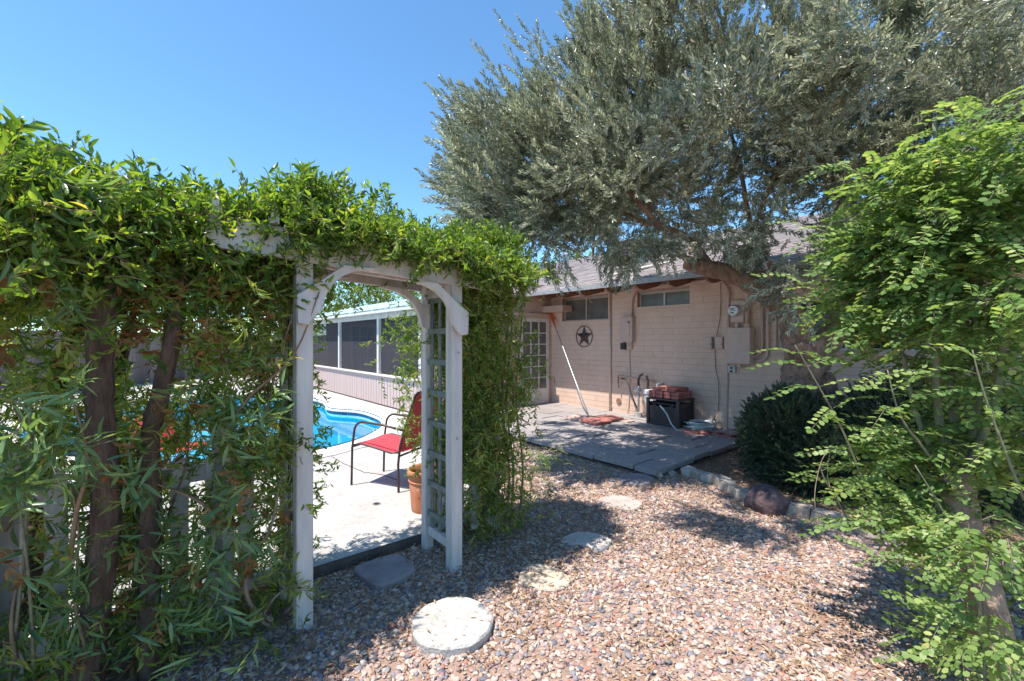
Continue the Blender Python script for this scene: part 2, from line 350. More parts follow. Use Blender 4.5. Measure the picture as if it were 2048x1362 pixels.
# tiles round the waterline
tm = MB(); tm.box((0,0,0), (.072,.005,.07)); tmesh = tm.build('tile', M['tile'], bevel=.003); tme = tmesh.data; bpy.data.objects.remove(tmesh)
acc = 0; last = Vector(pool[0]); tl = []
loop = [Vector(p) for p in pool] + [Vector(pool[0])]
for a, b in zip(loop, loop[1:]):
    seg = (b-a).length; t = -acc if acc else 0
    while acc + 1e-9 <= seg and acc >= 0:
        q = a + (b-a)*(acc/seg); tl.append((q, (b-a).normalized())); acc += .15
    acc -= seg
for q, dv in tl:
    nrm = Vector((-dv.y, dv.x))
    q2 = q + nrm*.004
    if q.y > 6.0 and q.x > -8: inst('tile', tme, basin, (q2.x, q2.y, -.045), (0,0,math.atan2(dv.y, dv.x)))

# bed and patio
edge_pts = [Vector((q.x, q.y, 0)) for q in (G(x, y, .09) for x, y in ((1378,937),(1440,955),(1480,978),(1545,1000),(1600,1012),(1665,1030),(1740,1048),(1830,1072),(1950,1105),(2120,1150)))]
bed_poly = [(p.x, p.y) for p in edge_pts] + [(6.5, 3.2), (8.5,3.5), tuple(H(-.2,.02,0).xy), tuple(H(-.28, 2.75, 0).xy)]
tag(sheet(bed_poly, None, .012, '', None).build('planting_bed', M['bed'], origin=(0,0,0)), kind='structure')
S0 = -.30
pat = MB().box(H((S0+CORN)/2, 3.14/2, .012), ((CORN-S0)/2, 3.14/2-.02, .012), AX).build('patio', M['slabbed']); tag(pat, kind='structure')
sm = MB().box((0,0,0), (.5,.5,.03)); so_ = sm.build('slab', M['slab'], bevel=.004); slab_me = so_.data; bpy.data.objects.remove(so_)
ang = math.atan2(U.y, U.x)
rowo = 0; row = 0
while rowo < 3.1:
    dw = min(.45, 3.14 - rowo); s = S0 - (0 if row % 2 == 0 else .0); off = [0, .28, .1, .35, .2, .05, .3][row % 7]
    ss = [S0]; x = S0 + .61 - off*.0 - (off if row else 0)
    if x - S0 < .15: x += .61
    while x < CORN - .1: ss.append(x); x += .61
    ss.append(CORN - .02)
    for a, b in zip(ss, ss[1:]):
        if b - a < .05: continue
        inst('slab', slab_me, pat, H((a+b)/2 + random.uniform(-.004,.004), rowo + dw/2, DZ - .031 + random.uniform(-.010,.008)),
             (random.uniform(-.006,.006), random.uniform(-.006,.006), ang + random.uniform(-.014,.014)), (b-a-.02, dw-.02, 1))
    rowo += .45; row += 1

# ------------------------------------------------------------------ prototypes and instancing for gravel and foliage
def blade(L_, wd, fold=.25, curl=.15):
    # lanceolate leaf along +X, normal +Z
    vs = [(0,0,0),(L_*.33,wd*.5,wd*fold),(L_*.33,0,0),(L_*.33,-wd*.5,wd*fold),(L_*.7,wd*.38,wd*fold-curl*L_*.3),(L_*.7,0,-curl*L_*.35),(L_*.7,-wd*.38,wd*fold-curl*L_*.3),(L_,0,-curl*L_)]
    fs = [(0,2,1),(0,3,2),(2,5,4,1),(3,6,5,2),(5,7,4),(6,7,5)]
    return vs, fs
def roundleaf(L_, wd):
    vs = [(0,0,0),(L_*.25,wd*.45,wd*.06),(L_*.7,wd*.5,wd*.04),(L_,0,0),(L_*.7,-wd*.5,wd*.04),(L_*.25,-wd*.45,wd*.06)]
    return vs, [(0,3,2,1),(0,5,4,3)]
def place(mb, vf, loc, rot):
    mtx = Matrix.Translation(loc) @ rot
    mb.add([mtx @ Vector(v) for v in vf[0]], vf[1])
def proto(name, mb, mats, nstem):
    me = bpy.data.meshes.new(name); me.from_pydata(mb.v, [], mb.f); me.update()
    for m_ in mats: me.materials.append(m_)
    for i, p in enumerate(me.polygons):
        p.use_smooth = True; p.material_index = 0 if i >= nstem else min(1, len(mats)-1)
    return me
def e3(x, y, z): return Euler((x, y, z)).to_matrix().to_4x4()
def make_twig(seed, n=14, Ls=.28, ll=.056, lw=.0145):
    r = random.Random(seed); mb = MB(); mb.tube([(0,0,0),(Ls*.5,.0,.012),(Ls,0,.0)], [.0022,.0016,.0008], 3, cap=False); ns = len(mb.f)
    for i in range(n):
        x = Ls*(.1 + .88*i/(n-1)); roll = (i % 2)*math.pi/2 + r.uniform(-.4,.4)
        for sgn in (0, math.pi):
            a = r.uniform(.55,1.0)*(1-.45*i/n)
            m_ = e3(roll+sgn, 0, 0) @ e3(0, 0, a) @ e3(r.uniform(-1.2,1.2), r.uniform(-.2,.2), 0)
            place(mb, blade(ll*r.uniform(.7,1.15), lw*r.uniform(.8,1.2), .2, r.uniform(-.1,.2)), Vector((x,0,.01)), m_)
    return mb, ns
def make_vine(seed, n=10, Ls=.12, ll=.046, lw=.0145):
    r = random.Random(seed); mb = MB(); mb.tube([(0,0,0),(Ls*.5,.01,.01),(Ls,0,0)], [.0018,.0014,.0008], 3, cap=False); ns = len(mb.f)
    for i in range(n):
        x = Ls*(.05 + .95*i/(n-1)); m_ = e3(r.uniform(0,6.28), 0, 0) @ e3(0, 0, r.uniform(.35,1.2)) @ e3(r.uniform(-1,1), r.uniform(-.3,.5), 0)
        place(mb, blade(ll*r.uniform(.65,1.25), lw*r.uniform(.8,1.2), .22, r.uniform(0,.35)), Vector((x,0,0)), m_)
    return mb, ns
def make_frond(seed, n=8, Ls=.21, ll=.033, lw=.023):
    r = random.Random(seed); mb = MB(); dr = r.uniform(.02,.05)
    mb.tube([(0,0,0),(Ls*.5,0,.01),(Ls,0,-dr)], [.0016,.0012,.0007], 3, cap=False); ns = len(mb.f)
    for i in range(n):
        u = .12 + .85*i/(n-1); x = Ls*u; z = .02*math.sin(u*3.14) - dr*u*u
        for sg in (-1, 1):
            m_ = e3(r.uniform(-.35,.35), r.uniform(0,.45), sg*r.uniform(.95,1.35))
            place(mb, roundleaf(ll*r.uniform(.75,1.15)*(1-.25*u), lw*r.uniform(.85,1.15)), Vector((x, sg*.003, z)), m_)
    place(mb, roundleaf(ll, lw), Vector((Ls,0,-dr)), e3(0,.2,0))
    return mb, ns
def protos(base, fn, k, mats, **kw):
    out = []
    for i in range(k):
        mb, ns = fn(100+i, **kw); out.append(proto(base, mb, mats, ns))
    return out
PR = {
 'olive': protos('twig', make_twig, 4, [M['olive'], M['twig']]),
 'vine': protos('leaf_cluster', make_vine, 5, [M['vineleaf'], M['twig']]),
 'narrow': protos('leaf_cluster', make_vine, 5, [M['hang'], M['twig']], n=9, Ls=.13, ll=.062, lw=.0115),
 'willow': protos('long_leaf_cluster', make_vine, 3, [M['willow'], M['stem']], n=8, Ls=.2, ll=.13, lw=.019),
 'frond': protos('frond', make_frond, 4, [M['moringa'], M['stem']]),
 'shrub': protos('shrub_sprig', make_twig, 3, [M['shrub'], M['twig']], n=12, Ls=.14, ll=.03, lw=.009),
 'bg': protos('leaf_spray', make_vine, 3, [M['bgleaf'], M['twig']], n=12, Ls=.5, ll=.16, lw=.06),
 'dead': protos('dead_cluster', make_vine, 2, [M['dead'], M['twig']], n=7, Ls=.1, ll=.05, lw=.018),
}
def gn_scatter(name, meshes, pts, eul, scl, idx, parent=None, origin=Vector((0,0,0))):
    c = bpy.data.collections.new(name + ' sources')
    for i, me in enumerate(meshes):
        o = bpy.data.objects.new('%s_%02d' % (name, i), me); c.objects.link(o)
    pts = np.asarray(pts, dtype=np.float32) - np.array(origin, dtype=np.float32)
    me = bpy.data.meshes.new(name); me.vertices.add(len(pts)); me.vertices.foreach_set('co', pts.ravel()); 
    a = me.attributes.new('rot', 'FLOAT_VECTOR', 'POINT'); a.data.foreach_set('vector', np.asarray(eul, dtype=np.float32).ravel())
    a = me.attributes.new('scl', 'FLOAT_VECTOR', 'POINT'); s_ = np.asarray(scl, dtype=np.float32)
    if s_.ndim == 1: s_ = np.repeat(s_[:,None], 3, 1)
    a.data.foreach_set('vector', s_.ravel())
    a = me.attributes.new('idx', 'INT', 'POINT'); a.data.foreach_set('value', np.asarray(idx, dtype=np.int32))
    me.update()
    o = bpy.data.objects.new(name, me); COL.objects.link(o)
    if parent is not None: o.parent = parent; o.location = Vector(origin) - world_loc(parent)
    else: o.location = origin
    ng = bpy.data.node_groups.new(name, 'GeometryNodeTree')
    ng.interface.new_socket('Geometry', in_out='INPUT', socket_type='NodeSocketGeometry')
    ng.interface.new_socket('Geometry', in_out='OUTPUT', socket_type='NodeSocketGeometry')
    gi = ng.nodes.new('NodeGroupInput'); go = ng.nodes.new('NodeGroupOutput')
    ip = ng.nodes.new('GeometryNodeInstanceOnPoints'); ci = ng.nodes.new('GeometryNodeCollectionInfo')
    ci.inputs['Collection'].default_value = c; ci.inputs['Separate Children'].default_value = True; ci.inputs['Reset Children'].default_value = True
    def na(nm, t):
        x = ng.nodes.new('GeometryNodeInputNamedAttribute'); x.data_type = t; x.inputs['Name'].default_value = nm
        return [q for q in x.outputs if q.enabled and q.name == 'Attribute'][0]
    L_ = ng.links.new
    er = ng.nodes.new('FunctionNodeEulerToRotation'); L_(na('rot', 'FLOAT_VECTOR'), er.inputs[0])
    L_(gi.outputs[0], ip.inputs['Points']); L_(ci.outputs[0], ip.inputs['Instance']); ip.inputs['Pick Instance'].default_value = True
    L_(na('idx', 'INT'), ip.inputs['Instance Index']); L_(er.outputs[0], ip.inputs['Rotation']); L_(na('scl', 'FLOAT_VECTOR'), ip.inputs['Scale'])
    L_(ip.outputs[0], go.inputs[0])
    md = o.modifiers.new('scatter', 'NODES'); md.node_group = ng
    return o
def foliage(parent, part, stuffname, key, items, nind=300):
    """items: list of (point, euler, scale). The nearest nind in view are parts of their own, the rest one stuff part."""
    meshes = PR[key]
    def dist(it):
        p = it[0]; inview = p.y > .3 and abs(p.x/p.y) < 1.2 and abs((p.z-CH)/p.y) < .8
        return p.length if inview else 999
    items.sort(key=dist); ind, rest = items[:nind], items[nind:]
    for p, e, s in ind: inst(part, random.choice(meshes), parent, p, e, (s,s,s))
    if rest:
        o = gn_scatter(stuffname, meshes, [tuple(i[0]) for i in rest], [tuple(i[1]) for i in rest], [i[2] for i in rest], [random.randrange(len(meshes)) for _ in rest], parent, world_loc(parent))
        o['kind'] = 'stuff'
def dir_euler(d, roll): # aligns +X with d
    return (Vector(d).to_track_quat('X', 'Z') @ Quaternion((1,0,0), roll)).to_euler()
def in_ell(c, r, bias=.45):
    while True:
        v = Vector((random.gauss(0,1), random.gauss(0,1), random.gauss(0,1)))
        if v.length > 1e-3: break
    v.normalize(); k = random.random()**bias
    return Vector((c[0]+v.x*r[0]*k, c[1]+v.y*r[1]*k, c[2]+v.z*r[2]*k)), v

# ------------------------------------------------------------------ gravel
def in_poly(x, y, poly):
    c = False; j = len(poly)-1
    for i in range(len(poly)):
        xi, yi = poly[i]; xj, yj = poly[j]
        if (yi > y) != (yj > y) and x < (xj-xi)*(y-yi)/(yj-yi)+xi: c = not c
        j = i
    return c
patio_poly = [tuple(H(S0,0,0).xy), tuple(H(S0,3.14,0).xy), tuple(H(CORN,3.14,0).xy), tuple(H(CORN,0,0).xy)]
def is_gravel(x, y):
    r = Vector((x, y, 0)) - A0
    if r.dot(GB) > .46 and r.dot(E) < 1.35: return False
    return not (in_poly(x, y, bed_poly) or in_poly(x, y, patio_poly) or in_poly(x, y, deck_poly))
steps_xy = []
def fnoise(x, y):
    return math.sin(x*2.3+1)*math.cos(y*2.9+x) + .6*math.sin(x*6.1-y*4.7+2) + .35*math.sin(13*x+9*y)
pts, eu, scs, ix = [], [], [], []
tries = 115000
for _ in range(tries):
    y = random.uniform(1.3, 7.4); x = random.uniform(-1.7, 4.6)
    if abs(x) > 1.22*y + .2: continue
    if not is_gravel(x, y): continue
    if fnoise(x, y) > 1.3 and random.random() < .5: continue
    a = .9*random.choice((.007,.009,.012,.0145,.016,.0105,.0085,.021,.008)) * random.uniform(.85,1.15)
    pts.append((x, y, random.uniform(.001,.007))); eu.append((random.uniform(-.35,.35), random.uniform(-.35,.35), random.uniform(0,6.28)))
    scs.append((a, a*random.uniform(.62,.95), a*random.uniform(.4,.62))); ix.append(random.randrange(5))
pms = []
for i in range(5):
    bm = bmesh.new(); bmesh.ops.create_icosphere(bm, subdivisions=2, radius=1)
    for v in bm.verts:
        q = v.co.copy(); f_ = 1 + .13*math.sin(q.x*2.1+i*2)+.11*math.sin(q.y*2.7+i*1.3+q.z); v.co = q*f_
    me = bpy.data.meshes.new('pebble'); bm.to_mesh(me); bm.free(); me.materials.append(M['pebble'])
    for p in me.polygons: p.use_smooth = True
    pms.append(me)
gr = gn_scatter('gravel', pms, pts, eu, scs, ix); tag(gr, 'mixed pink, tan and blue-grey river pebbles covering the yard', 'gravel', kind='stuff')
# leaf litter
STN = [(*G(905,1240,.05).xy, .20, .060, .25), (*G(1092,1152,.03).xy, .17, .037, .7), (*G(1170,1080,.03).xy, .17, .037, .8), (*G(1240,1005,.03).xy, .17, .037, .3), (*G(770,1138,.05).xy, .17, .057, .2)]
lm = []
for i in range(4):
    vs, fs = blade(.03, .006, .2, [.2,-.1,.35,.05][i]); me = bpy.data.meshes.new('litter_leaf'); me.from_pydata(vs, [], fs); me.materials.append(M['dry']); lm.append(me)
pts, eu, scs, ix = [], [], [], []
for _ in range(62000):
    y = random.uniform(1.3, 6.8); x = random.uniform(-2.6, 5.2)
    if abs(x) > 1.22*y + .2: continue
    rr = Vector((x, y, 0)) - A0; g_ = rr.dot(GB)
    gv = is_gravel(x, y); bd = in_poly(x, y, bed_poly); under = -.4 < g_ < .44
    if not (gv or bd or under): continue
    if gv and not under and fnoise(x*1.3+3, y*1.1) < -.1 and random.random() < .75: continue
    zz = .016 + random.uniform(0,.014)
    for (sx_, sy_, sr_, sz_, pr_) in STN:
        dd_ = math.hypot(x-sx_, y-sy_)
        if dd_ < sr_: zz = sz_ if random.random() < pr_*(dd_/sr_)**2 else zz
    pts.append((x, y, zz)); eu.append((random.uniform(-.5,.5), random.uniform(-.4,.4), random.uniform(0,6.28)))
    scs.append((random.uniform(.7,1.6),)*3); ix.append(random.randrange(4))
tag(gn_scatter('leaf_litter', lm, pts, eu, scs, ix), 'dry brown leaf litter strewn over gravel and bed', 'leaf litter', kind='stuff')

# ------------------------------------------------------------------ house
house = thing('house', H(0,0,0), 'tan painted block house with grey shingle roof and shaded rear wall', 'house')
WT = 2.93
wins = []
def opening(x0, y0, x1, y1):
    s0, za = HW(x1, (y0+y1)/2); s1, _ = HW(x0, (y0+y1)/2); xm = (x0+x1)/2; _, zt = HW(xm, y0); _, zb = HW(xm, y1); return (s0, s1, zb, zt)
OP = [opening(1125,594,1217,642), opening(1275,580,1380,618), opening(1553,590,1860,703)]
holes = OP
# backing wall as strips round the openings
wall = MB(); xs = sorted([-7.0, CORN] + [v for o in holes for v in o[:2]])
for a, b in zip(xs, xs[1:]):
    mid = (a+b)/2; cut = [o for o in holes if o[0] < mid < o[1]]
    zs = [(0, WT)] if not cut else [(0, cut[0][2]), (cut[0][3], WT)]
    for z0, z1 in zs: wall.box(H(mid, -.1, (z0+z1)/2), ((b-a)/2, .1, (z1-z0)/2), AX)
wallo = wall.build('wall', M['mortar'], house, recalc=False)
bm_ = MB().box((0,0,0), (.5,.5,.5)); bo = bm_.build('brick', M['brick'], bevel=0); brick_me = bo.data; bpy.data.objects.remove(bo)
CHh = .111; BL = .405; bricks = []
for r_ in range(int(2.75/CHh)):
    z0 = r_*CHh; zc = z0 + CHh/2; s = -7.0 - (BL/2 if r_ % 2 else 0) 
    while s < CORN:
        a, b = max(s, -7.0), min(s+BL, CORN); s += BL
        segs_ = [(a, b)]
        for o in holes:
            if zc > o[2]-.02 and zc < o[3]+.02:
                ns = []
                for q in segs_:
                    if q[1] <= o[0] or q[0] >= o[1]: ns.append(q)
                    else:
                        if q[0] < o[0]: ns.append((q[0], o[0]))
                        if q[1] > o[1]: ns.append((o[1], q[1]))
                segs_ = ns
        for q in segs_:
            if q[1]-q[0] > .03: bricks.append(((q[0]+q[1])/2, zc, q[1]-q[0]))
def bvis(b):
    p = H(b[0], 0, b[1]); px = CX + F*p.x/p.y; return (0 if 1100 < px < 1600 else 1, p.length)
bricks.sort(key=bvis); far = MB()
for i, (s, z, l) in enumerate(bricks):
    th = .009 + random.uniform(0, .002); vj = .0015 if random.random() < .6 else .004
    if i < 300: inst('brick', brick_me, wallo, H(s, th/2, z), (0,0,ang), (l-vj, th, CHh-.0045))
    else: far.box(H(s, th/2, z), ((l-vj)/2, th/2, (CHh-.0045)/2), AX)
tag(far.build('brick_courses', M['brick'], wallo, recalc=False), kind='stuff')
# windows
def window(op, nm, split=.5, blinds=False, frame_m=None, deep=.09):
    s0, s1, z0, z1 = op; sm_, zm = (s0+s1)/2, (z0+z1)/2; fm = frame_m or M['alu']; t = .022
    wf = MB()
    for ss in (s0+t, s1-t): wf.box(H(ss, -deep, zm), (t, .02, (z1-z0)/2), AX)
    for zz in (z0+t, z1-t): wf.box(H(sm_, -deep, zz), ((s1-s0)/2-2*t, .019, t), AX)
    win = wf.build('window', fm, house)
    mlm = MB()
    mid = s0 + (s1-s0)*split
    mlm.box(H(mid, -deep+.003, zm), (t*.9, .018, (z1-z0)/2-2*t), AX); mlm.build('mullion', fm, win)
    gm = M['clearglass'] if blinds else M['glass_dark']
    for a, b in ((s0+2*t, mid-t), (mid+t, s1-2*t)):
        MB().box(H((a+b)/2, -deep-.004, zm), ((b-a)/2, .003, (z1-z0)/2-2*t), AX).build('pane', gm, win)
    sb = MB().box(H(sm_, -.03, z0-.004+.012), ((s1-s0)/2, .052, .01), AX).build('sill', M['tan'], win)
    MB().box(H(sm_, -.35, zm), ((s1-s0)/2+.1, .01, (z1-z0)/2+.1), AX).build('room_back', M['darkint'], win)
    if blinds:
        for k in range(int((z1-z0)/.055)):
            bb = MB(); c = H(sm_, -deep-.05, z0+.04+k*.055); bb.box(c, ((s1-s0)/2-.05, .02, .002), (U, (NN*.8+Z*.6).normalized(), (Z*.8-NN*.6).normalized())); bb.build('blind_slat', M['alu'], win)
window(OP[0], 'a', .5); window(OP[1], 'b', .5); window(OP[2], 'c', .5, True, M['trim'])
MB().box(H((OP[2][0]+OP[2][1])/2, .03, OP[2][2]-.03), ((OP[2][1]-OP[2][0])/2+.06, .045, .028), AX).build('window_sill', M['tan'], house)
# gable side and door wall (end wall of the porch)
dw = MB(); dsc = H(CORN, 0, 0)
D0, D1, DT = .12, 1.02, 2.12
for a, b, z0, z1 in ((0,D0,0,WT),(D0,D1,DT+.1,WT),(D1,3.4,0,2.35)):
    dw.box(H(CORN+.05, (a+b)/2, (z0+z1)/2), (.05, (b-a)/2, (z1-z0)/2), AX)
dwo = dw.build('end_wall', M['tanwood'], house)
door = MB(); s_ = CORN - .01
fr_ = [(D0, D0+.07, DZ, DT), (D1-.07, D1, DZ, DT)]
for a, b, z0, z1 in fr_: door.box(H(s_, (a+b)/2, (z0+z1)/2), (.02, (b-a)/2, (z1-z0)/2), AX)
door.box(H(s_, (D0+D1)/2, DT-.04), (.019, (D1-D0)/2-.07, .04), AX); door.box(H(s_, (D0+D1)/2, DZ+.19), (.018, (D1-D0)/2-.07, .19), AX)
do = door.build('door', M['trim'], house)
for k in range(1, 3): MB().box(H(s_-.004, D0+.07+(D1-D0-.14)*k/3, (DZ+.38+DT-.08)/2), (.012, .012, (DT-.08-DZ-.38)/2), AX).build('glazing_bar', M['trim'], do)
for k in range(1, 6): MB().box(H(s_-.003, (D0+D1)/2, DZ+.38+(DT-.08-DZ-.38)*k/6), (.010, (D1-D0)/2-.07, .011), AX).build('glazing_bar', M['trim'], do)
MB().box(H(s_+.01, (D0+D1)/2, (DZ+.38+DT-.08)/2), (.004, (D1-D0)/2-.07, (DT-.08-DZ-.38)/2), AX).build('pane', M['glass_dark'], do)
MB().box(H(s_-.022, (D0+D1)/2, DZ+.2), (.004, .30, .12), AX).build('kick_panel', M['white'], do)
MB().tube([H(s_-.03, D1-.11, 1.0), H(s_-.07, D1-.11, 1.0), H(s_-.07, D1-.2, 1.0)], .01, 8).build('handle', M['galv'], do)
MB().box(H(CORN-.02, .68, DT+.06), (.03, .62, .06), AX).build('door_header', M['tanwood'], house)
MB().box(H(CORN-.25, .16, DT+.22), (.42, .16, .07), AX).build('beam', M['tanwood'], house)
# roof
OV = .86; ZE = 2.68; SLP = .364; RID = -4.0; SR0, SR1 = -8.0, 8.3
def RZ(o): return ZE + SLP*(OV - o)
roofm = MB()
roofm.add([H(SR0,OV,ZE),H(SR1,OV,ZE),H(SR1,RID,RZ(RID)),H(SR0,RID,RZ(RID)),H(SR0,-8.8,ZE),H(SR1,-8.8,ZE)] + [H(SR0,OV,ZE-.03),H(SR1,OV,ZE-.03),H(SR1,RID,RZ(RID)-.03),H(SR0,RID,RZ(RID)-.03),H(SR0,-8.8,ZE-.03),H(SR1,-8.8,ZE-.03)],
          [(0,1,2,3),(3,2,5,4),(7,6,9,8),(8,9,10,11),(0,6,7,1),(1,7,8,2),(2,8,11,5),(0,3,9,6),(3,4,10,9),(4,5,11,10)])
roof = roofm.build('roof', M['brownwood'], house, recalc=False)
sh = MB(); k = 0; slen = math.hypot(1, SLP); dirp = (-NN + Z*SLP).normalized(); nrm = (Z + NN*SLP).normalized()
t = 0; L_tot = (OV - RID)*slen
while t < L_tot:
    s = SR0 + (.11 if k % 2 else 0) + random.uniform(-.05,.05)
    while s < SR1:
        wd_ = random.choice((.16,.22,.3,.25)); th = random.uniform(.004,.010); e_ = min(s+wd_, SR1)
        c = H(0, OV, ZE) + U*((s+e_)/2) + dirp*(t + .08) + nrm*(.006 + th/2)
        if s > -4.5: sh.box(c - dirp*random.uniform(0,.012), ((e_-s)/2-.003, .085, th/2), (U, (dirp - nrm*.05).normalized(), nrm))
        s += wd_
    t += .145; k += 1
tag(sh.build('shingle', M['shingle'], roof, recalc=False), kind='stuff')
MB().box(H((SR0+SR1)/2, OV+.015, ZE-.026), ((SR1-SR0)/2, .014, .042), AX).build('fascia', M['fascia'], roof)
MB().box(H((SR0+SR1)/2, OV/2, RZ(OV/2)-.07), ((SR1-SR0)/2-.05, OV/2-.02, .01), (U, (NN - Z*SLP).normalized(), nrm)).build('soffit', M['tanwood'], roof)
for px in (1075,1118,1162,1217,1276,1341,1418,1505,1610):
    s, _ = HW(px, 570, OV-.1)
    poly = [H(s, OV-.03, ZE-.07), H(s, OV-.1, ZE-.13), H(s, OV-.3, ZE-.15), H(s, .0, ZE-.02), H(s, .0, RZ(0)-.1), H(s, OV-.03, ZE-.05)]
    MB().prism(poly, U*.045).build('rafter_tail', M['brownwood'], roof)
gab = MB(); gab.prism([H(SR1-.4, 0, 0), H(SR1-.4, -8, 0), H(SR1-.4, -8, 2.9), H(SR1-.4, RID, RZ(RID)-.1), H(SR1-.4, 0, 2.9)], U*.1); gab.build('gable_wall', M['tanwood'], house)
MB().box(H(11.2, -.1, 1.45), (3.1, .1, 1.45), AX).build('rear_wall', M['tanwood'], house)
MB().box(H(6.3, -.1, 1.3), (1.75, .1, 1.3), AX).build('porch_back_wall', M['siding'], house)
# ------------------------------------------------------------------ porch
PF = 3.4
porch = thing('screened_porch', H(CORN+3, PF, DZ), 'screened porch with pinkish vertical board wall and pale green awning roof beside pool', 'porch')
SILL = .80; BEAM = 2.13
siding = MB().box(H((CORN+14)/2, PF-.06, (SILL-.03+DZ)/2), ((14-CORN)/2, .03, (SILL-.03-DZ)/2), AX).build('wall_frame', M['siding_gap'], porch)
s = CORN; pk = MB().box((0,0,0), (.5,.5,.5)).build('plank', M['siding'], origin=(0,0,0)); pkm = pk.data; bpy.data.objects.remove(pk)
while s < 13.9:
    inst('plank', pkm, siding, H(s+.078, PF-.022, (SILL+DZ+.03)/2), (0,0,ang), (.139, .02+random.uniform(0,.006), SILL-DZ-.04)); s += .156
MB().box(H((CORN+14)/2, PF-.02, SILL-.005), ((14-CORN)/2, .06, .018), AX).build('sill', M['trim'], porch)
MB().box(H((CORN+14)/2, PF-.04, BEAM+.06), ((14-CORN)/2, .05, .075), AX).build('beam', M['trim'], porch)
for px in (640-60, 678, 756, 840):
    s, _ = HW(px, 690, PF); MB().box(H(s, PF-.03, (SILL+BEAM)/2), (.05, .04, (BEAM-SILL)/2-.012), AX).build('post', M['trim'], porch)
MB().box(H(CORN+.05, PF-.05, 1.2), (.05,.045,1.1), AX).build('corner_post', M['trim'], porch)
MB().box(H((CORN+14)/2, PF-.055, (SILL+BEAM)/2), ((14-CORN)/2, .0015, (BEAM-SILL)/2), AX).build('screen', M['screen'], porch)
rz = lambda o: 2.30 + .25*(3.62-o)
aw = MB()
for i in range(19):
    a = CORN-.1 + i*.5; b = a + .488
    aw.add([H(a,3.62,rz(3.62)),H(b,3.62,rz(3.62)),H(b,1.1,rz(1.1)),H(a,1.1,rz(1.1)),H(a,3.62,rz(3.62)+.015),H(b,3.62,rz(3.62)+.015),H(b,1.1,rz(1.1)+.015),H(a,1.1,rz(1.1)+.015)],
           [(0,3,2,1),(4,5,6,7),(0,1,5,4),(1,2,6,5),(2,3,7,6),(3,0,4,7)])
aw.build('roof_panel', M['awning'], porch, recalc=False)
MB().box(H((CORN+14)/2, 3.58, rz(3.62)-.045), ((14-CORN)/2+.1, .03, .035), AX).build('gutter', M['trim'], porch)
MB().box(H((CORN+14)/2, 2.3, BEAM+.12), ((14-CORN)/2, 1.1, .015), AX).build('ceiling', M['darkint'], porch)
MB().box(H((CORN+14)/2, 1.7, DZ+.01), ((14-CORN)/2, 1.68, .01), AX).build('floor', M['slabbed'], porch)
s0_, _ = HW(752, 700, 0.0); 
sE = 11.0
MB().box(H(sE+.05, 1.65, 1.25), (.05, 1.63, 1.15), AX).build('inner_wall', M['siding'], porch)
fd_ = MB(); o0_, o1_ = 1.7, 2.58
for a in (o0_+.04, o1_-.04): fd_.box(H(sE-.02, a, 1.12), (.02,.04,1.0), AX)
for z in (.27, 2.08): fd_.box(H(sE-.02, (o0_+o1_)/2, z), (.019,(o1_-o0_)/2-.08,.05), AX)
fd_ = fd_.build('inner_door', M['white'], porch)
for k in (1,2): MB().box(H(sE-.022, o0_+.08+(o1_-o0_-.16)*k/3, 1.17), (.012,.012,.86), AX).build('glazing_bar', M['white'], fd_)
for k in range(1,5): MB().box(H(sE-.021, (o0_+o1_)/2, .3+k*.355), (.010,(o1_-o0_)/2-.08,.012), AX).build('glazing_bar', M['white'], fd_)
MB().box(H(sE-.004, (o0_+o1_)/2, 1.17), (.004,(o1_-o0_)/2-.08,.86), AX).build('pane', M['glass_dark'], fd_)
MB().box(H(7.5, .9, 1.2), (.05, .8, 1.05), AX).build('partition', M['siding'], porch)
# round backed yellow seats inside the porch
for (px, Y, lab) in ((796, 11.3, 'yellow rounded seat back behind the rightmost porch screen'), (703, 13.4, 'yellow folding seat leaning behind the middle porch screen')):
    c = P(px, 0, Y); c.z = DZ + .02; t_ = thing('patio_seat', c, lab, 'chair', 'seats inside the screened porch')
    if Y < 12:
        poly = [c + U*(.42*math.cos(a)) + Z*(.62 + .34*math.sin(a)) for a in [math.pi*i/12 for i in range(13)]]
        MB().prism(poly, NN*.05).build('backrest', M['yellowfab'], t_)
        MB().box(c + NN*.22 + Z*.44, (.40,.24,.04), AX).build('seat', M['yellowfab'], t_, bevel=.02)
    else:
        a = (Z*.95 + U*.3).normalized(); MB().box(c + a*.55, (.09,.03,.38), (a.cross(NN), NN, a)).build('backrest', M['yellowfab'], t_)
        MB().box(c + NN*.2 + Z*.42, (.2,.2,.03), AX).build('seat', M['yellowfab'], t_)
    for q in (-1,1):
        for r_ in (0,1): MB().tube([c + U*(.3*q if Y<12 else .16*q) + NN*(.05+.32*r_), c + U*(.3*q if Y<12 else .16*q) + NN*(.05+.32*r_) + Z*.42], .015, 6).build('leg', M['iron'], t_)

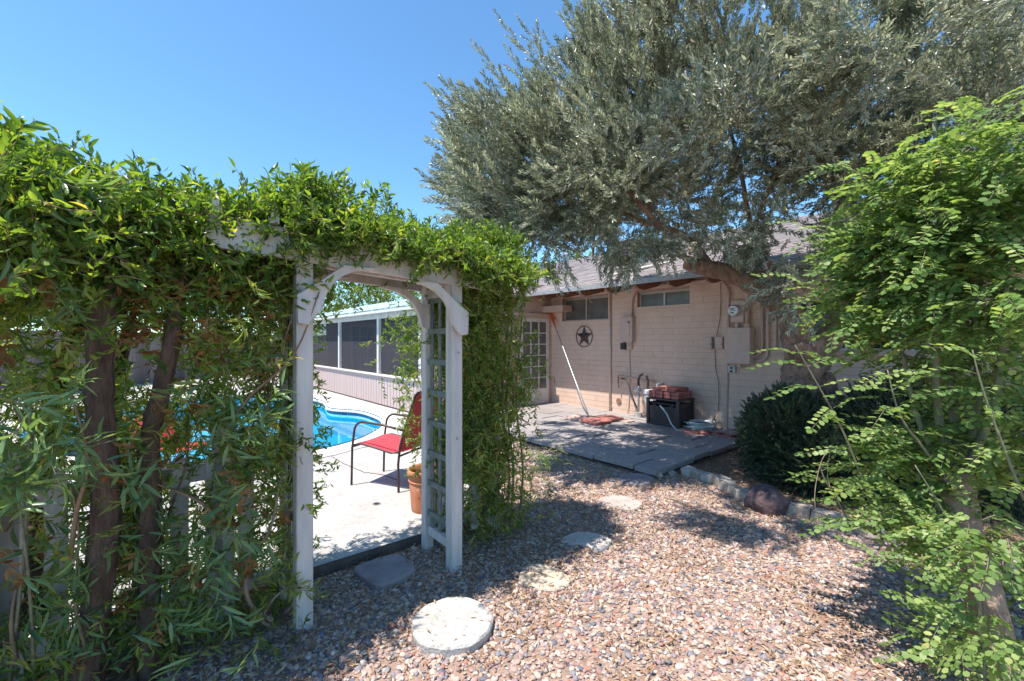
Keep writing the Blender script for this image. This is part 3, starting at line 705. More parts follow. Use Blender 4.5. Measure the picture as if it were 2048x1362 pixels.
# ------------------------------------------------------------------ fixtures on the house wall
def onwall(px, py, o=.02): s, z = HW(px, py, o); return H(s, o, z)
def wbox(px0, py0, px1, py1, dep):
    sa, _ = HW(px0, (py0+py1)/2, dep); sb, _ = HW(px1, (py0+py1)/2, dep); xm = (px0+px1)/2
    _, zt = HW(xm, py0, dep); _, zb = HW(xm, py1, dep); return (sb, sa, zb, zt)
def fixture(name, bx, dep, label, cat, m=M['tan'], group=None):
    s0, s1, z0, z1 = bx; t_ = thing(name, H((s0+s1)/2, 0.016, z0), label, cat, group)
    MB().box(H((s0+s1)/2, .016+(dep-.02)/2, (z0+z1)/2), ((s1-s0)/2, (dep-.02)/2, (z1-z0)/2), AX).build('case', m, t_, bevel=.004)
    return t_
def cover(t_, bx, dep, inset, m=M['tan'], th=.004, name='cover'):
    s0, s1, z0, z1 = bx; return MB().box(H((s0+s1)/2, dep+th-.001, (z0+z1)/2), ((s1-s0)/2-inset, th, (z1-z0)/2-inset), AX).build(name, m, t_, bevel=.002)
# white downpipe
t_ = thing('downpipe', onwall(1220,824), 'cream painted straight pipe running from eave to patio left of breaker panel', 'pipe')
a = onwall(1220, 825, .04); b = onwall(1220, 574, .04); MB().tube([a, b], .024, 10).build('pipe', M['pipew'], t_, smooth=True)
for f_ in (.05,.5,.93): MB().box(a.lerp(b, f_) - NN*.01, (.036,.018,.012), AX).build('strap', M['pipew'], t_)
# barn star
c = onwall(1168, 673, .035); t_ = thing('star_ornament', c, 'dark metal barn star in a ring hung on tan wall', 'ornament')
ringr = .235
MB().tube([c + U*(ringr*math.cos(a)) + Z*(ringr*math.sin(a)) for a in [2*math.pi*i/40 for i in range(41)]], .008, 6, cap=False).build('ring', M['iron'], t_, smooth=True)
st = MB(); tip = c + NN*.045; pv = []
for i in range(10):
    a = math.pi/2 + i*math.pi/5; r_ = ringr*.98 if i % 2 == 0 else ringr*.40; pv.append(c + U*(r_*math.cos(a)) + Z*(r_*math.sin(a)))
st.add([tip, c - NN*.0] + pv, [(0, 2+i, 2+(i+1) % 10) for i in range(10)] + [(1, 2+(i+1)%10, 2+i) for i in range(10)]); st.build('star', M['iron'], t_)
# breaker panel
bx = wbox(1240,635,1263,684,.13); t_ = fixture('breaker_panel', bx, .12, 'tan painted breaker panel with raised door between the two high windows', 'panel')
cv = cover(t_, (bx[0], bx[1], bx[2]+.06, bx[3]-.06), .12, .05); MB().box(H(bx[0]+.07, .132, bx[3]-.1), (.012,.006,.02), AX).build('latch', M['black'], t_)
MB().box(H((bx[0]+bx[1])/2, .07, bx[3]+.008), ((bx[1]-bx[0])/2+.01, .065, .007), AX).build('rain_hood', M['tan'], t_)
cx_ = bx[0]+.05; top = H(cx_, .05, bx[3]+.01)
cd = thing('conduit', top, 'tan conduit curving from breaker panel top up under the eave', 'conduit')
zt = 2.81
arc = [top, H(cx_, .05, zt-.45)] + [H(cx_ - .28*(1-math.cos(a)), .05, zt-.45+.3*math.sin(a)) for a in [math.pi/2*i/6 for i in range(1,7)]]
arc += [H(cx_-2.2, .05, zt-.15)]
MB().tube(arc, .021, 8).build('pipe', M['tan'], cd, smooth=True)
for ss in (.9,1.7): MB().box(H(cx_-ss, .04, zt-.15), (.02,.02,.03), AX).build('strap', M['tan'], cd)
bx2 = wbox(1240,686,1250,699,.09); t2 = fixture('outdoor_outlet', bx2, .09, 'small dark grey outlet cover below the breaker panel', 'outlet', M['black']); cover(t2, bx2, .09, .01, M['iron'])
bx3 = wbox(1252,684,1262,698,.08); t3 = fixture('conduit_fitting', bx3, .07, 'small tan junction fitting under breaker panel with a round knob', 'fitting')
MB().tube([onwall(1257,691,.07), onwall(1257,691,.1)], .02, 10).build('knob', M['tan'], t3)
cb = thing('wire', onwall(1258,700,.03), 'dark wire dropping from breaker panel fitting to the patio', 'wire')
MB().tube([onwall(1259,698,.03), onwall(1260,740,.03), onwall(1259,780,.03), onwall(1257,815,.03), onwall(1252,838,.05)], .008, 6).build('cable', M['tanwood'], cb)
# electrical cabinet group
bx = wbox(1448,655,1500,728,.20); t_ = fixture('electrical_cabinet', bx, .19, 'large flat tan electrical cabinet below round electric meter', 'cabinet'); cover(t_, bx, .19, .006, th=.006, name='lid')
MB().box(H((bx[0]+bx[1])/2, .1, bx[2]-.03), (.03,.03,.03), AX).build('bottom_hub', M['tan'], t_)
CB = bx
bx = wbox(1460,600,1487,645,.14); t_ = fixture('electric_meter', bx, .12, 'round glass electric meter on tan box above the electrical cabinet', 'meter'); cover(t_, bx, .12, .01)
c = H((bx[0]+bx[1])/2+.03, .12, bx[2] + (bx[3]-bx[2])*.53)
def disc(c, r_, d0, d1, n=20):
    mb = MB(); vs = []
    for dd, rr in ((d0,r_),(d1*.85,r_),(d1,r_*.9)):
        vs += [c + NN*dd + U*(rr*math.cos(2*math.pi*i/n)) + Z*(rr*math.sin(2*math.pi*i/n)) for i in range(n)]
    mb.add(vs, [(j*n+i, j*n+(i+1)%n, (j+1)*n+(i+1)%n, (j+1)*n+i) for j in range(2) for i in range(n)] + [tuple(range(n)), tuple(range(2*n,3*n))]); return mb
disc(c, .098, 0, .05).build('meter_ring', M['galv'], t_)
dl = disc(c, .085, .05, .10).build('dial', M['dial'], t_, smooth=False)
for (a_, b_, w_, h_) in ((-.045,.028,.014,.006),(.0,.028,.026,.009),(.0,.002,.012,.004),(-.02,-.002,.012,.005),(.03,-.002,.014,.004),(-.012,-.035,.03,.006),(.0,-.05,.02,.003)):
    MB().box(c + NN*.1015 - U*a_ + Z*b_, (w_, .001, h_), AX).build('dial_mark', M['black'], dl)
MB().tube([H(c.dot(U)-W1.dot(U), .06, bx[2]), H(c.dot(U)-W1.dot(U), .06, CB[3])], .03, 8).build('nipple', M['pipew'], t_)
t_ = thing('conduit', onwall(1457,654,.04), 'tan conduit rising left of the electric meter and bending under the eave', 'conduit')
a = onwall(1457, 654, .06); sA = (a-W1).dot(U)
MB().tube([a, H(sA,.06,zt-.40), H(sA+.03,.06,zt-.3), H(sA+.1,.06,zt-.2), H(sA+.22,.06,zt-.15), H(sA+.9,.06,zt-.15)], .024, 8).build('pipe', M['tan'], t_, smooth=True)
t_ = thing('service_mast', onwall(1495,654,.04), 'thick tan conduit rising right of the electric meter through the eave', 'conduit')
a = onwall(1494, 655, .07); sA = (a-W1).dot(U); MB().tube([a, H(sA,.07,ZE+.6)], .036, 10).build('pipe', M['tan'], t_, smooth=True); MB().tube([a, a+Z*.06], .045, 10).build('hub', M['tan'], t_)
for (pxr, pyb, lab, r_) in ((1524,714,'inner of two tan conduits curving from cabinet side upward', .022),(1535,722,'outer of two tan conduits curving from cabinet side upward', .026)):
    a = onwall(pxr, 600, .05); sA = (a-W1).dot(U); _, zb = HW(1502, pyb, .05); sB = CB[0]
    t_ = thing('conduit', H(sB,.05,zb), lab, 'conduit', 'conduits beside the electrical cabinet'); rr = .16
    pts_ = [H(sB+.01,.05,zb), H(sA+rr,.05,zb)] + [H(sA+rr-rr*math.sin(q), .05, zb+rr-rr*math.cos(q)) for q in [math.pi/2*i/6 for i in range(1,7)]] + [H(sA,.05,ZE-.15)]
    MB().tube(pts_, r_, 8).build('pipe', M['tan'], t_, smooth=True)
for (x0, x1, lab) in ((1408,1423,'left one of two small tan boxes left of the cabinet'),(1429,1445,'small tan box with black keyhole just left of the cabinet')):
    bx = wbox(x0,674,x1,698,.11); t_ = fixture('junction_box', bx, .10, lab, 'box', group='small junction boxes on the wall'); cover(t_, bx, .10, .004)
    MB().box(H(bx[0]+.02, .11, (bx[2]+bx[3])/2-.02), (.006,.003,.012), AX).build('keyhole', M['black'], t_)
bx = wbox(1455,732,1469,746,.08); t_ = fixture('outdoor_outlet', bx, .07, 'weathered grey double outlet just below the electrical cabinet', 'outlet', M['greym'])
for dz in (-.03,.03): MB().box(H((bx[0]+bx[1])/2, .073, (bx[2]+bx[3])/2+dz), (.018,.003,.018), AX).build('socket', M['iron'], t_)
t_ = thing('conduit', onwall(1453,870,.03), 'thin tan conduit running from cabinet down to the red pavers', 'conduit'); MB().tube([onwall(1455,728,.03), onwall(1452,868,.03)], .016, 8).build('pipe', M['tan'], t_)
t_ = thing('wire', onwall(1433,700,.03), 'thin dark cable dangling from eave past small boxes to the ground', 'wire')
MB().tube([onwall(1441,566,.03), onwall(1442,600,.03), onwall(1440,640,.03), onwall(1433,672,.05)], .005, 5).build('upper_cable', M['iron'], t_)
MB().tube([onwall(1430,698,.03), onwall(1431,735,.03), onwall(1437,765,.03), onwall(1438,800,.03), onwall(1436,825,.03), onwall(1428,838,.03), onwall(1420,845,.04)], .005, 5).build('lower_cable', M['iron'], t_)
t_ = thing('vent_stub', onwall(1238,802,.01), 'round dark vent patch low on the wall by the gas pipe', 'vent'); disc(onwall(1238,802,.016), .06, 0, .02).build('cap', M['brownwood'], t_)
MB().tube([onwall(1105,806,.03), onwall(1160,816,.03), onwall(1222,826,.03)], .018, 8).build('low_pipe', M['tan'], house)
for k_, (px_, py_) in enumerate(((1165,596),(1178,603))): MB().tube([onwall(px_,py_-4,.03), onwall(px_+3,py_,.05), onwall(px_+6,py_+3,.03)], .006, 5).build('cable_clip', M['pipew'], house)
# gas meter
c = onwall(1277, 830, .28); c.z = DZ
t_ = thing('gas_meter', c, 'grey gas meter on riser pipe with black hose and concrete collar', 'meter')
MB().lathe(c, [(.075,0),(.075,.13),(.06,.14)], 16).build('concrete_collar', M['conc'], t_)
riser = onwall(1277, 772, .28); MB().tube([c+Z*.1, Vector((c.x,c.y,riser.z))], .022, 8).build('riser', M['galv'], t_, smooth=True)
MB().lathe(Vector((c.x,c.y,riser.z-.12)), [(.03,0),(.055,.03),(.055,.08),(.03,.11)], 10).build('regulator', M['galv'], t_)
MB().tube([Vector((c.x,c.y,riser.z-.1)) + U*.09, Vector((c.x,c.y,riser.z-.1)) - U*.06], .014, 6).build('valve', M['galv'], t_)
sC = (c-W1).dot(U); zr = riser.z
MB().tube([H(sC,.28,zr-.02), H(sC,.28,zr+.12), H(sC-.03,.28,zr+.2), H(sC-.1,.28,zr+.24), H(sC-.18,.28,zr+.2), H(sC-.21,.28,zr+.1), H(sC-.21,.28,zr-.05)], .022, 8).build('gooseneck', M['iron'], t_, smooth=True)
mc = H(sC-.30,.30,zr-.23)
MB().box(mc, (.12,.085,.10), AX).build('body', M['greym'], t_, bevel=.03, segs=3, smooth=False)
MB().box(mc+Z*.14-NN*.0, (.125,.09,.045), AX).build('head', M['dial'], t_, bevel=.015, segs=2)
MB().box(mc+Z*.14+NN*.092, (.05,.006,.022), AX).build('index_window', M['galv'], t_)
MB().tube([H(sC-.40,.30,zr-.1), H(sC-.40,.28,zr+.06), H(sC-.40,.05,zr+.06)], .02, 8).build('outlet_pipe', M['galv'], t_)
hz = HW(1237,752,.08)
t_ = thing('water_spigot', onwall(1240,755,.06), 'rusty tan pipe and spigot with black hose hanging to the ground', 'spigot')
MB().tube([onwall(1236,751,.09), onwall(1310,764,.09)], .022, 8).build('pipe', M['tan'], t_, smooth=True)
MB().tube([onwall(1237,752,.09), onwall(1236,765,.11), onwall(1237,775,.09)], .016, 8).build('spout', M['brownwood'], t_)
MB().tube([onwall(1243,757,.12), onwall(1250,758,.14), onwall(1256,766,.16), onwall(1261,782,.18), onwall(1268,802,.22), onwall(1277,822,.25), onwall(1292,838,.28), onwall(1306,850,.32)], .014, 7).build('black_hose', M['black'], t_, smooth=True)
# resin storage box with pavers and lid
bc = onwall(1340, 830, .42); bc.z = DZ; sB = (bc-W1).dot(U)
t_ = thing('storage_box', bc, 'dark brown resin storage box with herringbone panels standing by the wall', 'storage box')
bw, bd, bh = .31, .26, .47
for a in (-1,1):
    for b in (-1,1): MB().box(H(sB+a*(bw-.02), .42+b*(bd-.02), DZ+bh/2), (.024,.024,bh/2), AX).build('corner_post', M['resin'], t_)
for a in (-1,1): MB().box(H(sB+a*(bw-.03), .42, DZ+.22), (.008, bd-.045, .2), AX).build('side_panel', M['resin'], t_)
for b in (-1,1): MB().box(H(sB, .42+b*(bd-.03), DZ+.19), (bw-.045, .008, .17), AX).build('side_panel', M['resin'], t_)
for b in (-1,1): MB().box(H(sB, .42+b*(bd-.02), DZ+.03), (bw-.045, .014, .03), AX).build('base_rail', M['resin'], t_)
MB().box(H(sB, .42, DZ+bh+.015), (bw+.01, bd+.01, .015), AX).build('rim', M['resin'], t_, bevel=.006)
MB().box(H(sB, .42, DZ+.40), (bw-.05, bd-.05, .01), AX).build('inner_shelf', M['black'], t_)
for k in range(11):
    for sg in (-1,1):
        z = DZ+.09 + k*.028; a = (U*sg + Z*.8).normalized(); c = H(sB+sg*.11, .42+bd-.021, z+.01)
        if z < DZ+.36: MB().box(c, (.12,.004,.005), (a, NN, a.cross(NN))).build('herringbone_strip', M['resin'], t_)
for k in range(11):
    for sg in (-1,1):
        z = DZ+.09 + k*.028; a = (NN*sg + Z*.8).normalized(); c = H(sB-bw+.021, .42+sg*.09, z+.01)
        if z < DZ+.36: MB().box(c, (.10,.004,.005), (a, U, a.cross(U))).build('herringbone_strip', M['resin'], t_)
zt2 = DZ+bh+.03
for lay in range(3):
    for k in range(4 if lay < 2 else 3):
        c = H(sB + (-.225+k*.15) + (.0 if lay < 2 else .06), .42+random.uniform(-.01,.01), zt2+.034+lay*.062)
        b_ = MB().box(c, (.069,.235,.029), AX).build('paver', M['redpaver'], bevel=.008)
        tag(b_, ['', ][0] or '%s red paver of the %s layer stacked on the dark storage box' % (['leftmost','second','third','rightmost'][3-k] if lay<2 else ['left','middle','right'][2-k], ['bottom','middle','top'][lay]), 'paver', 'red pavers stacked on the storage box')
# hose coil
hc = onwall(1398, 850, .30); hc.z = DZ
t_ = thing('garden_hose', hc, 'pale grey garden hose coiled on patio around blue reel by the wall', 'hose')
pts_ = []
for i in range(170):
    a = i*.26; r_ = .24 + .035*math.sin(i*.11) - .03*(i % 40)/40; pts_.append(hc + Vector((r_*math.cos(a)*1.05, r_*math.sin(a)*.8, .02 + .095*abs(math.sin(i*.022)) + .01*math.sin(a*2))))
lead = [G(1318,838,DZ+.3)]
box_mouth = H(sB+.05, .42+bd+.02, DZ+.38)
pts_ += []
MB().tube(pts_, .0125, 7).build('coil', M['hose'], t_, smooth=True)
MB().tube([box_mouth - NN*.05, box_mouth + NN*.03 - U*.05, H(sB-.13,.42+bd+.07,DZ+.26), H(sB-.25,.42+bd+.12,DZ+.1), H(sB-.36,.42+bd+.14,DZ+.02), H(sB-.6,.42+bd+.08,DZ+.015), H(sB-.85,.42+bd-.1,DZ+.02), hc+Vector((.1,-.17,.03))], .013, 7).build('lead', M['hose'], t_, smooth=True)
MB().lathe(hc+Z*.01, [(.14,0),(.14,.07),(.05,.09),(.05,.1)], 16).build('reel', M['blue'], t_)
# pavers on the ground
def ground_box(name, c, hx, hy, hz, rz, m, label, cat, group=None, tilt=0):
    a = Vector((math.cos(rz), math.sin(rz), 0)); b = Vector((-math.sin(rz), math.cos(rz), 0)); u3 = Z
    if tilt: a = (a + Z*tilt).normalized(); u3 = a.cross(b)
    o = MB().box(c, (hx,hy,hz), (a, b, u3)).build(name, m, bevel=.006); return tag(o, label, cat, group)
gp = 'loose pavers along the house wall'
c = G(1160,838,DZ+.02); ground_box('paver', c, .26,.19,.024, ang+.05, M['pinkpaver'], 'pale pinkish paver under the foot of the leaning pole, leftmost', 'paver', gp, .03)
c = G(1192,842,DZ+.06); ground_box('paver', c, .20,.2,.024, ang-.1, M['redpaver'], 'red paver resting on another just right of the pole foot', 'paver', gp, .04)
c = G(1218,836,DZ+.07); ground_box('paver', c + U*-.02, .16,.2,.02, ang-.12, M['redpaver'], 'red paver tile beside the downpipe foot, overlapping its neighbour', 'paver', gp, .05)
c = G(1247,842,DZ+.02); ground_box('paver', c, .17,.12,.024, ang+.0, M['pinkpaver'], 'small pinkish paver between downpipe and gas meter collar', 'paver', gp)
for i, (px_, py_) in enumerate(((1383,866),(1407,867),(1432,869),(1460,874),(1486,879))):
    c = G(px_, py_, DZ+.03); ground_box('edging_paver', c, .17 if i > 2 else .13, .09, .03, ang+random.uniform(-.05,.05), M['redpaver'], ['red edging paver beside the storage box foot','red edging paver under the hose lead','red edging paver just right of the hose coil','long red edging paver at the conduit foot','last long red edging paver beside the shrub'][i], 'paver', 'red edging pavers along the patio rear')
for i, (px_, py_, lab) in enumerate(((1502,890,'upright red block at the patio corner by the shrub'),(1492,905,'low red block half buried below the patio corner'),(1512,915,'red block lying in the soil in front of the shrub'))):
    c = G(px_, py_, .06); ground_box('red_block', c, .09,.07,.06 if i == 0 else .03, ang+.3*i, M['redpaver'], lab, 'block', 'red blocks beside the shrub')
# pool pole
a = G(1178, 833, DZ+.05); b = onwall(1101, 628, .06)
t_ = thing('pool_pole', a, 'long silver pole with orange red head leaning against the wall corner', 'pole')
mid = a.lerp(b,.3) + Z*-.02
MB().tube([a, mid, a.lerp(b,.62), b], [.013,.013,.011,.011], 8).build('shaft', M['galv'], t_, smooth=True)
dv = (b-a).normalized(); MB().tube([b-dv*.42, b-dv*.2, b+dv*.05], [.02,.034,.045], 8).build('head', M['orange'], t_)
MB().tube([a, a+Vector((-.2,.12,-.02))], .012, 6).build('foot_bracket', M['iron'], t_)

# roof-top items
def RP(px, py):
    k = (px-CX)/F; q = (py-HY)/F     # (kY,Y,CH-qY); z = ZE+SLP*(OV-o)
    A_ = k*NN.x + NN.y; B_ = -(W1.x*NN.x + W1.y*NN.y); Y = (ZE + SLP*(OV - B_) - CH)/(-q + SLP*A_); return Vector((k*Y, Y, CH - q*Y))
c = RP(1132, 540); t_ = thing('roof_vent', c, 'galvanised roof vent pipe near the left end of the roof', 'vent'); MB().tube([c-Z*.05, c+Z*.42], .09, 10).build('pipe', M['galv'], t_); MB().lathe(c+Z*.42, [(.13,0),(.13,.03),(.05,.1)], 12).build('cap', M['galv'], t_)
c = RP(1232, 530); t_ = thing('antenna_mast', c, 'thin mast with pale blue cap standing on the roof', 'mast'); MB().tube([c-Z*.05, c+Z*.35], .015, 6).build('pole', M['iron'], t_); MB().tube([c+Z*.3, c+Z*.52], .05, 8).build('cap', M['dial'], t_)
c = RP(1270, 524); t_ = thing('evaporative_cooler', c, 'dark grey rooftop cooling unit behind the olive branches', 'cooler')
MB().box(c+Z*.27, (.5,.4,.20), AX).build('cabinet', M['black'], t_, bevel=.02)
for k in range(5): MB().box(c+Z*(.13+k*.065)+NN*.405, (.42,.008,.02), AX).build('louver', M['iron'], t_)
for q in (-1,1): MB().box(c+U*.4*q+Z*.0, (.03,.35,.1), AX).build('leg', M['galv'], t_)
a, b = RP(1218,556), RP(1345,527); t_ = thing('roof_conduit', a, 'white conduit lying slanted across the shingles', 'conduit'); MB().tube([a+Z*.04, a.lerp(b,.5)+Z*.05, b+Z*.04], .025, 6).build('pipe', M['trim'], t_); MB().box(a.lerp(b,.3)+Z*.02, (.06,.04,.02), AX).build('block', M['trim'], t_)
for px_, lab in ((1385,'pinkish round roof vent left of its twin above the limb'),(1402,'small pinkish roof vent cap nearer the trunk')):
    c = RP(px_, 522); t_ = thing('roof_vent', c, lab, 'vent', 'pink roof vents'); MB().tube([c-Z*.03, c+Z*.2], .06, 10).build('pipe', M['pinkpaver'], t_); MB().lathe(c+Z*.18, [(.09,0),(.1,.04),(.04,.09)], 10).build('hood', M['pinkpaver'], t_)

# ------------------------------------------------------------------ stepping stones, stones, boulder
def stone(name, outline, zt_, th, m, label, cat, group=None, wob=.006, center=None):
    c = sum((Vector(p) for p in outline), Vector((0,0,0)))/len(outline); n = len(outline); vs = []
    for sc_, z in ((1.0,zt_-th),(1.01,zt_-.014),(.975,zt_-.003),(.9,zt_),(.5,zt_+.001)):
        for p in outline:
            d_ = Vector(p)-c; vs.append(Vector((c.x+d_.x*sc_, c.y+d_.y*sc_, z + random.uniform(-wob,wob)*.35)))
    fs = [(j*n+i, j*n+(i+1)%n, (j+1)*n+(i+1)%n, (j+1)*n+i) for j in range(4) for i in range(n)] + [tuple(range(4*n,5*n))]
    mb = MB(); mb.add(vs, fs); return tag(mb.build(name, m, smooth=False), label, cat, group)
def dense(pix, z, it=2):
    pts_ = [tuple(G(x, y, z).xy) for x, y in pix]; pts_ = smooth_loop(pts_, it); return [Vector((x,y,z)) for x,y in pts_]
sg = 'stepping stones crossing the gravel'
c = G(905,1240,.05); ring = [c + Vector((math.cos(a), math.sin(a), 0))*(.222*(1+.012*math.sin(5*a)+.008*math.sin(11*a))) for a in [2*math.pi*i/48 for i in range(48)]]
stone('stepping_stone', ring, .055, .06, M['conc'], 'large round pale concrete stepping stone nearest the camera', 'stepping stone', sg)
stone('stepping_stone', dense([(706,1140),(712,1128),(790,1105),(800,1108),(833,1130),(828,1142),(770,1168),(752,1168)], .05, 2), .052, .06, M['purp'], 'purple grey stepping stone at the foot of the arbor opening', 'stepping stone', sg)
stone('stepping_stone', dense([(1036,1150),(1050,1130),(1075,1124),(1112,1133),(1148,1160),(1120,1178),(1078,1178),(1045,1165)], .03, 1), .032, .04, M['yel'], 'cream limestone stepping stone with a dark crack', 'stepping stone', sg)
stone('stepping_stone', dense([(1118,1078),(1150,1062),(1185,1064),(1224,1075),(1220,1088),(1200,1102),(1165,1086),(1130,1084)], .03, 1), .032, .04, M['whi'], 'rough whitish stepping stone half covered by dry leaves', 'stepping stone', sg)
stone('stepping_stone', dense([(1196,1000),(1202,992),(1250,990),(1284,1002),(1284,1012),(1262,1020),(1222,1012)], .03, 1), .032, .04, M['pink'], 'flat oblong pinkish grey stepping stone in the sunlit gravel', 'stepping stone', sg)
stone('stepping_stone', dense([(1238,950),(1275,944),(1312,952),(1300,968),(1262,970),(1240,962)], .03, 1), .032, .04, M['purp'], 'dark shaded stepping stone just in front of the patio', 'stepping stone', sg)
cr = MB(); cr.tube([G(1040,1148,.034), G(1062,1142,.034), G(1085,1147,.034), G(1108,1156,.034)], .0028, 4); tag(cr.build('fallen_twig', M['twig']), 'thin dark twig lying across the cream stepping stone', 'twig')
cr = MB().tube([G(1595,1266,.02), G(1615,1268,.02), G(1632,1258,.03), G(1642,1248,.025)], [.004,.006,.006,.004], 5); tag(cr.build('fallen_twig', M['twig']), 'curved bark twig lying in the sunlit gravel at lower right', 'twig')
def rock(name, c, r, m, label, cat, group=None, seed=0, amp=.16, sub=3, parent=None):
    bm = bmesh.new(); bmesh.ops.create_icosphere(bm, subdivisions=sub, radius=1); rr = random.Random(seed); ph = [rr.uniform(0,6) for _ in range(9)]
    for v in bm.verts:
        q = v.co; f_ = 1 + amp*(math.sin(q.x*2.4+ph[0])*math.cos(q.y*2.1+ph[1]) + .6*math.sin(q.z*4.2+ph[2]+q.x*3) + .35*math.sin(q.y*8+ph[3])*math.sin(q.x*7+ph[4]))
        v.co = Vector((q.x*r[0]*f_, q.y*r[1]*f_, q.z*r[2]*f_))
    me = bpy.data.meshes.new(name); bm.to_mesh(me); bm.free(); me.materials.append(m)
    for p in me.polygons: p.use_smooth = sub > 2
    o = bpy.data.objects.new(name, me); COL.objects.link(o); o.location = c; o.rotation_euler = (0,0,rr.uniform(0,6)); return tag(o, label, cat, group)
c = G(1546,1028,.0); rock('boulder', c + Z*.07 + Vector((0,.1,0)), (.19,.17,.17), M['boulder'], 'dark reddish brown pitted boulder in front of the stone edging', 'boulder', seed=3, amp=.12, sub=4)
# rubble edging
poly = [Vector(p) for p in edge_pts]; tt = []; seg = 0
for a, b in zip(poly, poly[1:]):
    d_ = (b-a).length; k = 0
    while seg < d_: tt.append((a.lerp(b, seg/d_), (b-a).normalized())); seg += random.uniform(.115,.165)
    seg -= d_
names = []
for i, (p, dv) in enumerate(tt):
    mb = MB(); h_ = random.uniform(.045,.06); a = dv; b = Vector((-dv.y, dv.x, 0)); 
    mb.box((0,0,0), (random.uniform(.060,.074), random.uniform(.05,.07), h_), (a, b, Z))
    o = mb.build('edging_stone', M['rubble'], bevel=.009, segs=2, origin=(0,0,0))
    for v in o.data.vertices: v.co += Vector((random.uniform(-.008,.008), random.uniform(-.008,.008), random.uniform(-.008,.008)))
    o.location = p + Z*(h_-.01); 
    lab = ('pale rubble edging stone touching the patio corner' if i == 0 else 'pale rubble edging stone, %s in the row counted from the patio corner' % ('first second third fourth fifth sixth seventh eighth ninth tenth eleventh twelfth thirteenth fourteenth fifteenth sixteenth seventeenth eighteenth nineteenth twentieth twenty-first twenty-second twenty-third twenty-fourth twenty-fifth twenty-sixth twenty-seventh twenty-eighth twenty-ninth thirtieth thirty-first thirty-second thirty-third thirty-fourth thirty-fifth thirty-sixth'.split()[i]))
    tag(o, lab, 'edging stone', 'rubble stones edging the planting bed')
for i, (px_, py_) in enumerate(((1297,945),(1318,950),(1345,948))):
    c = G(px_, py_, .03); rock('wedge_stone', c, (.06,.05,.045), M['rubble'], ['left','middle','right'][i] + ' wedge stone of three tucked under the patio front corner', 'stone', 'wedge stones under the patio corner', seed=20+i, sub=2)

# ------------------------------------------------------------------ deck drain, crack
t_ = thing('deck_drain', G(753,1008,DZ), 'small round bronze drain set in the white pool deck', 'drain')
MB().lathe(G(753,1008,DZ), [(.038,-.002),(.038,.006),(.026,.006),(.026,.003)], 18).build('rim', M['galv'], t_); MB().lathe(G(753,1008,DZ+.004), [(.0255,0),(.0255,.003)], 14).build('grate', M['iron'], t_)
def crackline(pix, w_):
    mb = MB(); pts_ = []
    for (a, b) in zip(pix, pix[1:]):
        for k in range(6):
            f_ = k/6; pts_.append((a[0]+(b[0]-a[0])*f_ + random.uniform(-1.5,1.5), a[1]+(b[1]-a[1])*f_ + random.uniform(-.8,.8)))
    pts_ = [G(x, y, DZ+.0035) for x, y in pts_]; mb.tube(pts_, w_, 4, squash=.3); return mb
for i, cl in enumerate(([(664,913),(685,926),(712,938),(730,945),(768,950),(800,962)], [(740,790),(745,800),(770,803)])):
    tag(crackline(cl, .0045).build('deck_crack', M['deckedge'], origin=(0,0,0)), kind='structure')
tag(crackline([(622,922),(665,911),(700,902),(754,889),(790,872)], .006).build('deck_joint', M['deckedge'], origin=(0,0,0)), kind='structure')

# ------------------------------------------------------------------ terracotta pot
c = G(852,1018,DZ); t_ = thing('terracotta_pot', c, 'tall empty terracotta pot on deck behind the arbor trellis', 'pot')
mb = MB(); prof = [(.0,.012),(.125,0),(.13,.02),(.152,.30),(.150,.31),(.165,.315),(.168,.36),(.160,.372),(.148,.368),(.142,.31),(.12,.05),(.0,.05)]
n = 28; vs = []
for (r_, z) in prof: vs += [c + Vector((max(r_,.001)*math.cos(2*math.pi*k/n), max(r_,.001)*math.sin(2*math.pi*k/n), z)) for k in range(n)]
mb.add(vs, [(i*n+k, i*n+(k+1)%n, (i+1)*n+(k+1)%n, (i+1)*n+k) for i in range(len(prof)-1) for k in range(n)]); mb.build('body', M['terra'], t_, smooth=True)
mb = MB(); mb.tube([c + Vector((.152*math.cos(a), .152*math.sin(a), .27)) for a in [2*math.pi*i/28 for i in range(29)]], .006, 6, cap=False); mb.build('band', M['terra'], t_, smooth=True)
MB().lathe(c+Z*.05, [(.12,0),(.13,.12)], 20).build('potting_soil', M['bed'], t_)

